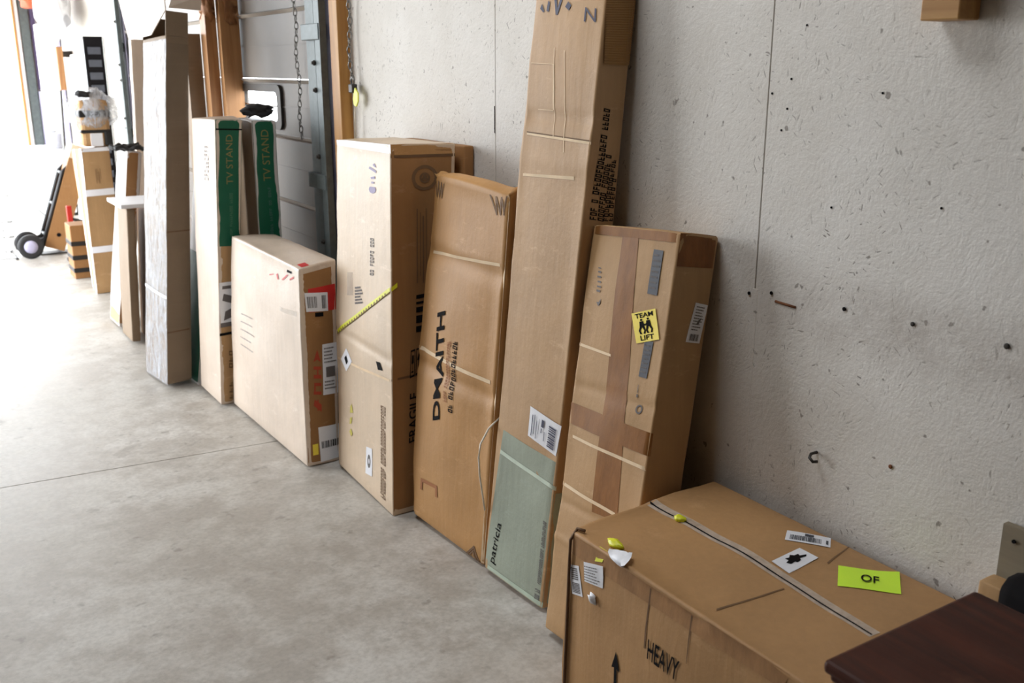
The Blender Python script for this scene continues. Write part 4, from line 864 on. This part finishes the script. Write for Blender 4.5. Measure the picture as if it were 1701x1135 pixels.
# strapped bundle under clear plastic on top of the strapped carton
t = root('wrapped_bundle', (1.30, 7.66, 1.05), 'brown strapped bundle under clear plastic on the white-strapped carton', 'bundle', G_FAR)
MB().box(1.205, 1.40, 7.55, 7.75, 1.056, 1.38, .025).build('brown_block', CB['kraft'], t)
MB().box(1.198, 1.407, 7.543, 7.757, 1.26, 1.31, .01).build('strap', M['black'], t); MB().box(1.198, 1.407, 7.543, 7.757, 1.15, 1.175, .01).build('strap', M['black'], t)
MB().box(1.35, 1.41, 7.54, 7.6, 1.06, 1.17, .015).build('corner_guard', M['black'], t)
MB().box(1.26, 1.34, 7.541, 7.552, 1.06, 1.15).build('sticker', M['paper'], t)
lump('plastic_cover', (1.31, 7.65, 1.30), .165, .13, .16, M['film'], t, 13, 'clear crinkled plastic cover', amp=.3)
lump('plastic_cover', (1.24, 7.55, 1.42), .05, .03, .022, M['rubber'], t, 15, 'black torn plastic at the top', amp=.7)
# hand truck with a carton
ht = root('hand_truck', (1.06, 9.5, 0), 'black hand truck with a grey hubbed wheel, leaning towards the wall', 'hand truck')
tl = R(20); ux = Vector((math.sin(tl), 0, math.cos(tl)))
for y in (9.37, 9.57):
    b_ = Vector((1.065, y, .07)); MB().tube([b_, b_+ux*.4, b_+ux*.70, b_+ux*.74+Vector((.03, 0, .0))], .017, 8).build('frame_rail', M['black'], ht, True)
for s in (.12, .4, .68):
    b_ = Vector((1.065, 9.37, .07))+ux*s; MB().tube([b_, b_+Vector((0, .20, 0))], .013, 8).build('crossbar', M['black'], ht, True)
MB().box(1.05, 1.30, 9.40, 9.56, .004, .012, .002).build('toe_plate', M['darkmetal'], ht)
for y in (9.28, 9.50):
    w_ = MB().lathe((.965, y-.022, .105), (0, 1, 0), [(.06, .004), (.085, 0), (.104, .01), (.104, .034), (.085, .044), (.06, .04)], 24).build('wheel', M['rubber'], ht, True)
    MB().lathe((.965, y-.026, .105), (0, 1, 0), [(.02, 0), (.055, .004), (.055, .048), (.02, .052)], 20).build('hub', M['lavender'], w_, True)
MB().tube([(.965, 9.27, .105), (.965, 9.53, .105)], .01, 8).build('axle', M['darkmetal'], ht, True)
for y in (9.37, 9.57): MB().tube([(.965, y, .105), (1.095, y, .16)], .012, 8).build('bracket', M['black'], ht, True)
t = root('leaning_carton', (1.18, 9.47, 0), 'reddish brown carton leaning on the black hand truck', 'box', G_FAR)
b_ = Vector((1.085, 9.47, .045)); uz = ux; un = Vector((math.cos(tl), 0, -math.sin(tl)))
MB().obox(b_+uz*.44+un*.078+Vector((0, 0, .03)), un*.08, (0, .13, 0), uz*.43).build('carton_body', CB['brown'], t)
MB().obox(b_+uz*.88+un*.078+Vector((0, 0, .03)), un*.083, (0, .133, 0), uz*.06).build('lid', CB['pale'], t)
MB().lathe((b_+uz*.14+un*.078+Vector((0, -.131, .03))), (0, -1, 0), [(.018, 0), (.018, .003)], 10).build('hand_hole', M['ink'], t)
t = root('red_stand', (1.27, 9.0, 0), 'small red post stand with a dark arm between the cartons', 'stand')
MB().box(1.245, 1.285, 8.98, 9.02, .21, .47, .004).build('post', M['red'], t); MB().box(1.21, 1.32, 8.94, 9.06, 0, .02, .003).build('base', M['darkmetal'], t); MB().box(1.255, 1.275, 8.99, 9.01, .02, .22).build('lower_post', M['red'], t)
MB().tube([(1.27, 9.0, .36), (1.36, 9.0, .33)], .014, 8).build('arm', M['darkmetal'], t, True)
t = root('striped_carton', (1.19, 8.2, 0), 'brown dark-striped carton low behind the white-strapped one', 'box', G_FAR)
MB().box(1.135, 1.32, 8.16, 8.40, 0, .42, .006).build('carton_body', CB['brown'], t)
for z in (.05, .15, .26): MB().box(1.131, 1.324, 8.156, 8.404, z, z+.035, .002).build('strap', M['black'], t)
# wire cage at the left edge
t = root('wire_cage', (.72, 9.5, 0), 'thin wire cage standing in the bright light by the wheel', 'cage')
m = MB(); X0, X1, Y0, Y1, ZT = .30, .85, 9.30, 9.70, 1.05
for i in range(8): x = X0+(X1-X0)*i/7; m.tube([(x, Y0, 0.012), (x, Y0, ZT)], .0028, 5)
m.build('front_mesh', M['darkmetal'], t)
for z in (.012, .20, .33, .55, .75, ZT): MB().tube([(X0, Y0, z), (X1, Y0, z), (X1, Y1, z), (X0, Y1, z)], .004, 5, True).build('hoop', M['darkmetal'], t)
m = MB()
for i in range(1, 5): y = Y0+(Y1-Y0)*i/4; m.tube([(X1, y, .012), (X1, y, ZT)], .0028, 5)
m.build('side_mesh', M['darkmetal'], t)
for x, y in ((X1, Y0), (X0, Y0), (X1, Y1), (X0, Y1)): MB().lathe((x, y, 0), (0, 0, 1), [(.012, 0), (.012, .012), (.006, .02)], 8).build('foot', M['rubber'], t, True)
# things against the bright far wall
t = root('white_chest', (1.58, 12.2, 0), 'low white chest standing by the far doorway', 'chest')
MB().box(1.42, 1.75, 11.85, 12.6, .03, .66, .012).build('body', M['white_paint'], t); MB().box(1.41, 1.755, 11.84, 12.61, .665, .735, .012).build('lid', M['white_paint'], t); MB().box(1.43, 1.74, 11.87, 12.58, 0, .03).build('plinth', M['rubber'], t)
t = root('bucket', (1.64, 12.0, .736), 'grey-white round bucket standing on the white chest', 'bucket')
MB().lathe((1.64, 12.0, .737), (0, 0, 1), [(.068, 0), (.084, .15), (.088, .152), (.088, .162), (.078, .162)], 20).build('pail', plain('grey_white_plastic', srgb(196, 196, 200), .5), t, True)
MB().tube([(1.64+.088*math.cos(a), 12-.02, .89+.03*math.sin(a)) for a in [math.pi*i/8 for i in range(9)]], .004, 6).build('bail', M['steel'], t, True)
def panel(name, x, y0, y1, z0, z1, lean, mat, lab, cat, th=.03):
    t = root(name, (x, (y0+y1)/2, z0), lab, cat, None)
    MB().hexa([(x-lean, y0, z0), (x-lean+th, y0, z0), (x-lean+th, y1, z0), (x-lean, y1, z0), (x, y0, z1), (x+th, y0, z1), (x+th, y1, z1), (x, y1, z1)]).build('sheet', mat, t); return t
panel('white_board', 1.70, 9.80, 10.8, 0, 1.72, .10, M['white_paint'], 'wide white panel leaning on the far wall behind the bundle', 'panel')
t = root('louvre_panel', (1.68, 9.4, 0), 'dark louvred panel standing on end by the far wall', 'panel')
MB().box(1.60, 1.755, 9.40, 9.44, 0, 1.86, .004).build('sheet', M['ink'], t)
for k in range(16): z = .12+.106*k; MB().box(1.625, 1.73, 9.388, 9.401, z, z+.06, .003).build('louvre', M['navy_ink'], t)
panel('white_column', 1.60, 12.0, 12.32, .74, 2.05, .0, M['white_paint'], 'white board standing on the chest beside the far doorway', 'board', .04)
panel('grey_strip', 1.72, 11.65, 11.86, .74, 2.1, .0, M['lavender'], 'grey metal strip standing on the chest by the white board', 'strip', .03)
panel('dark_strip', 1.66, 11.30, 11.42, 0, 1.75, .08, M['darkmetal'], 'thin dark strip leaning by the white chest', 'strip', .02)
t = root('plank_stub', (1.70, 10.9, 1.35), 'short orange-brown plank hung on the far wall', 'plank')
MB().box(1.60, 1.66, 10.95, 11.25, 1.38, 1.80, .006).build('timber', M['board'], t); MB().box(1.66, 1.764, 11.05, 11.15, 1.7, 1.76).build('bracket', M['darkmetal'], t)
lump('plastic_sheet', (1.56, 10.55, 2.14), .14, .55, .26, M['white_plastic'], None, 21, 'bunched white plastic sheet hanging high on the far wall', 'sheet', None, .4)
lump('brown_blanket', (1.58, 12.1, 2.38), .12, .4, .17, M['orange'], None, 23, 'orange-brown blanket bundled high above the chest', 'blanket', None, .35)
panel('far_shelf', 1.50, 10.2, 12.5, 2.62, 2.65, 0, M['post'], 'wooden shelf board fixed high on the far wall', 'shelf', .264)

# ================================================================== dresser and what stands behind it
ds = root('dresser', (1.31, .47, 0), 'dark mahogany dresser with a moulded worn top, nearest at the corner', 'dresser')
def slabm(x0, x1, y0, y1, z0, z1, ch): return MB().box(x0, x1, y0, y1, z0, z1, ch)
slabm(1.111, 1.503, .05, .853, .698, .720, .007).build('top', M['darkwood'], ds); slabm(1.120, 1.497, .058, .845, .684, .699, .005).build('top_moulding', M['darkwood'], ds)
slabm(1.128, 1.492, .066, .837, .665, .686, .006).build('cornice', M['darkwood'], ds)
slabm(1.140, 1.488, .078, .825, .06, .668, .004).build('case', M['darkwood'], ds); slabm(1.128, 1.492, .066, .837, .02, .09, .006).build('plinth', M['darkwood'], ds)
for z in (.12, .30, .48):
    d_ = slabm(1.128, 1.142, .10, .803, z, z+.165, .006).build('drawer', M['darkwood'], ds)
    for y in (.28, .62): MB().lathe((1.129, y, z+.083), (-1, 0, 0), [(.006, 0), (.006, .012), (.015, .016), (.013, .026), (.004, .03)], 12).build('knob', plain('aged_brass', srgb(120, 96, 52), .4, .8), d_, True)
for x in (1.15, 1.47):
    for y in (.09, .813): MB().lathe((x, y, 0), (0, 0, 1), [(.018, 0), (.026, .01), (.022, .022)], 12).build('foot', M['darkwood'], ds, True)
t = root('plywood_board', (1.745, .69, 0), 'grey-brown plywood board leaning on the wall behind the dresser', 'board')
MB().hexa([(1.728, .42, 0), (1.742, .42, 0), (1.742, .940, 0), (1.728, .940, 0), (1.744, .42, .742), (1.760, .42, .742), (1.760, .952, .742), (1.744, .952, .742)]).build('sheet', M['ply'], t)
MB().lathe((1.742, .925, .715), (-1, 0, 0), [(.004, 0), (.004, .003)], 8).build('nail_hole', M['ink'], t)
BOX['small'] = {'nF0': (1.665, .895, 0), 'nB0': (1.715, .895, 0), 'fF0': (1.665, .945, 0), 'fB0': (1.715, .945, 0), 'nF1': (1.672, .895, .645), 'nB1': (1.722, .895, .645), 'fF1': (1.672, .945, .645), 'fB1': (1.722, .945, .645)}
Carton('small', 'narrow_carton', 'narrow tan carton in the corner behind the dresser, against the plywood', None, CB['kraft'], .001, .002, .005, 99)
t = root('black_bag', (1.62, .70, 0), 'black bag bulging up behind the dresser against the plywood', 'bag')
MB().box(1.575, 1.665, .40, .862, .0, .722, .03).build('bag_body', M['ink'], t, True)
MB().tube([(1.60, .72, .70), (1.60, .70, .77), (1.60, .64, .78), (1.60, .60, .70)], .012, 8).build('bag_handle', M['rubber'], t, True)
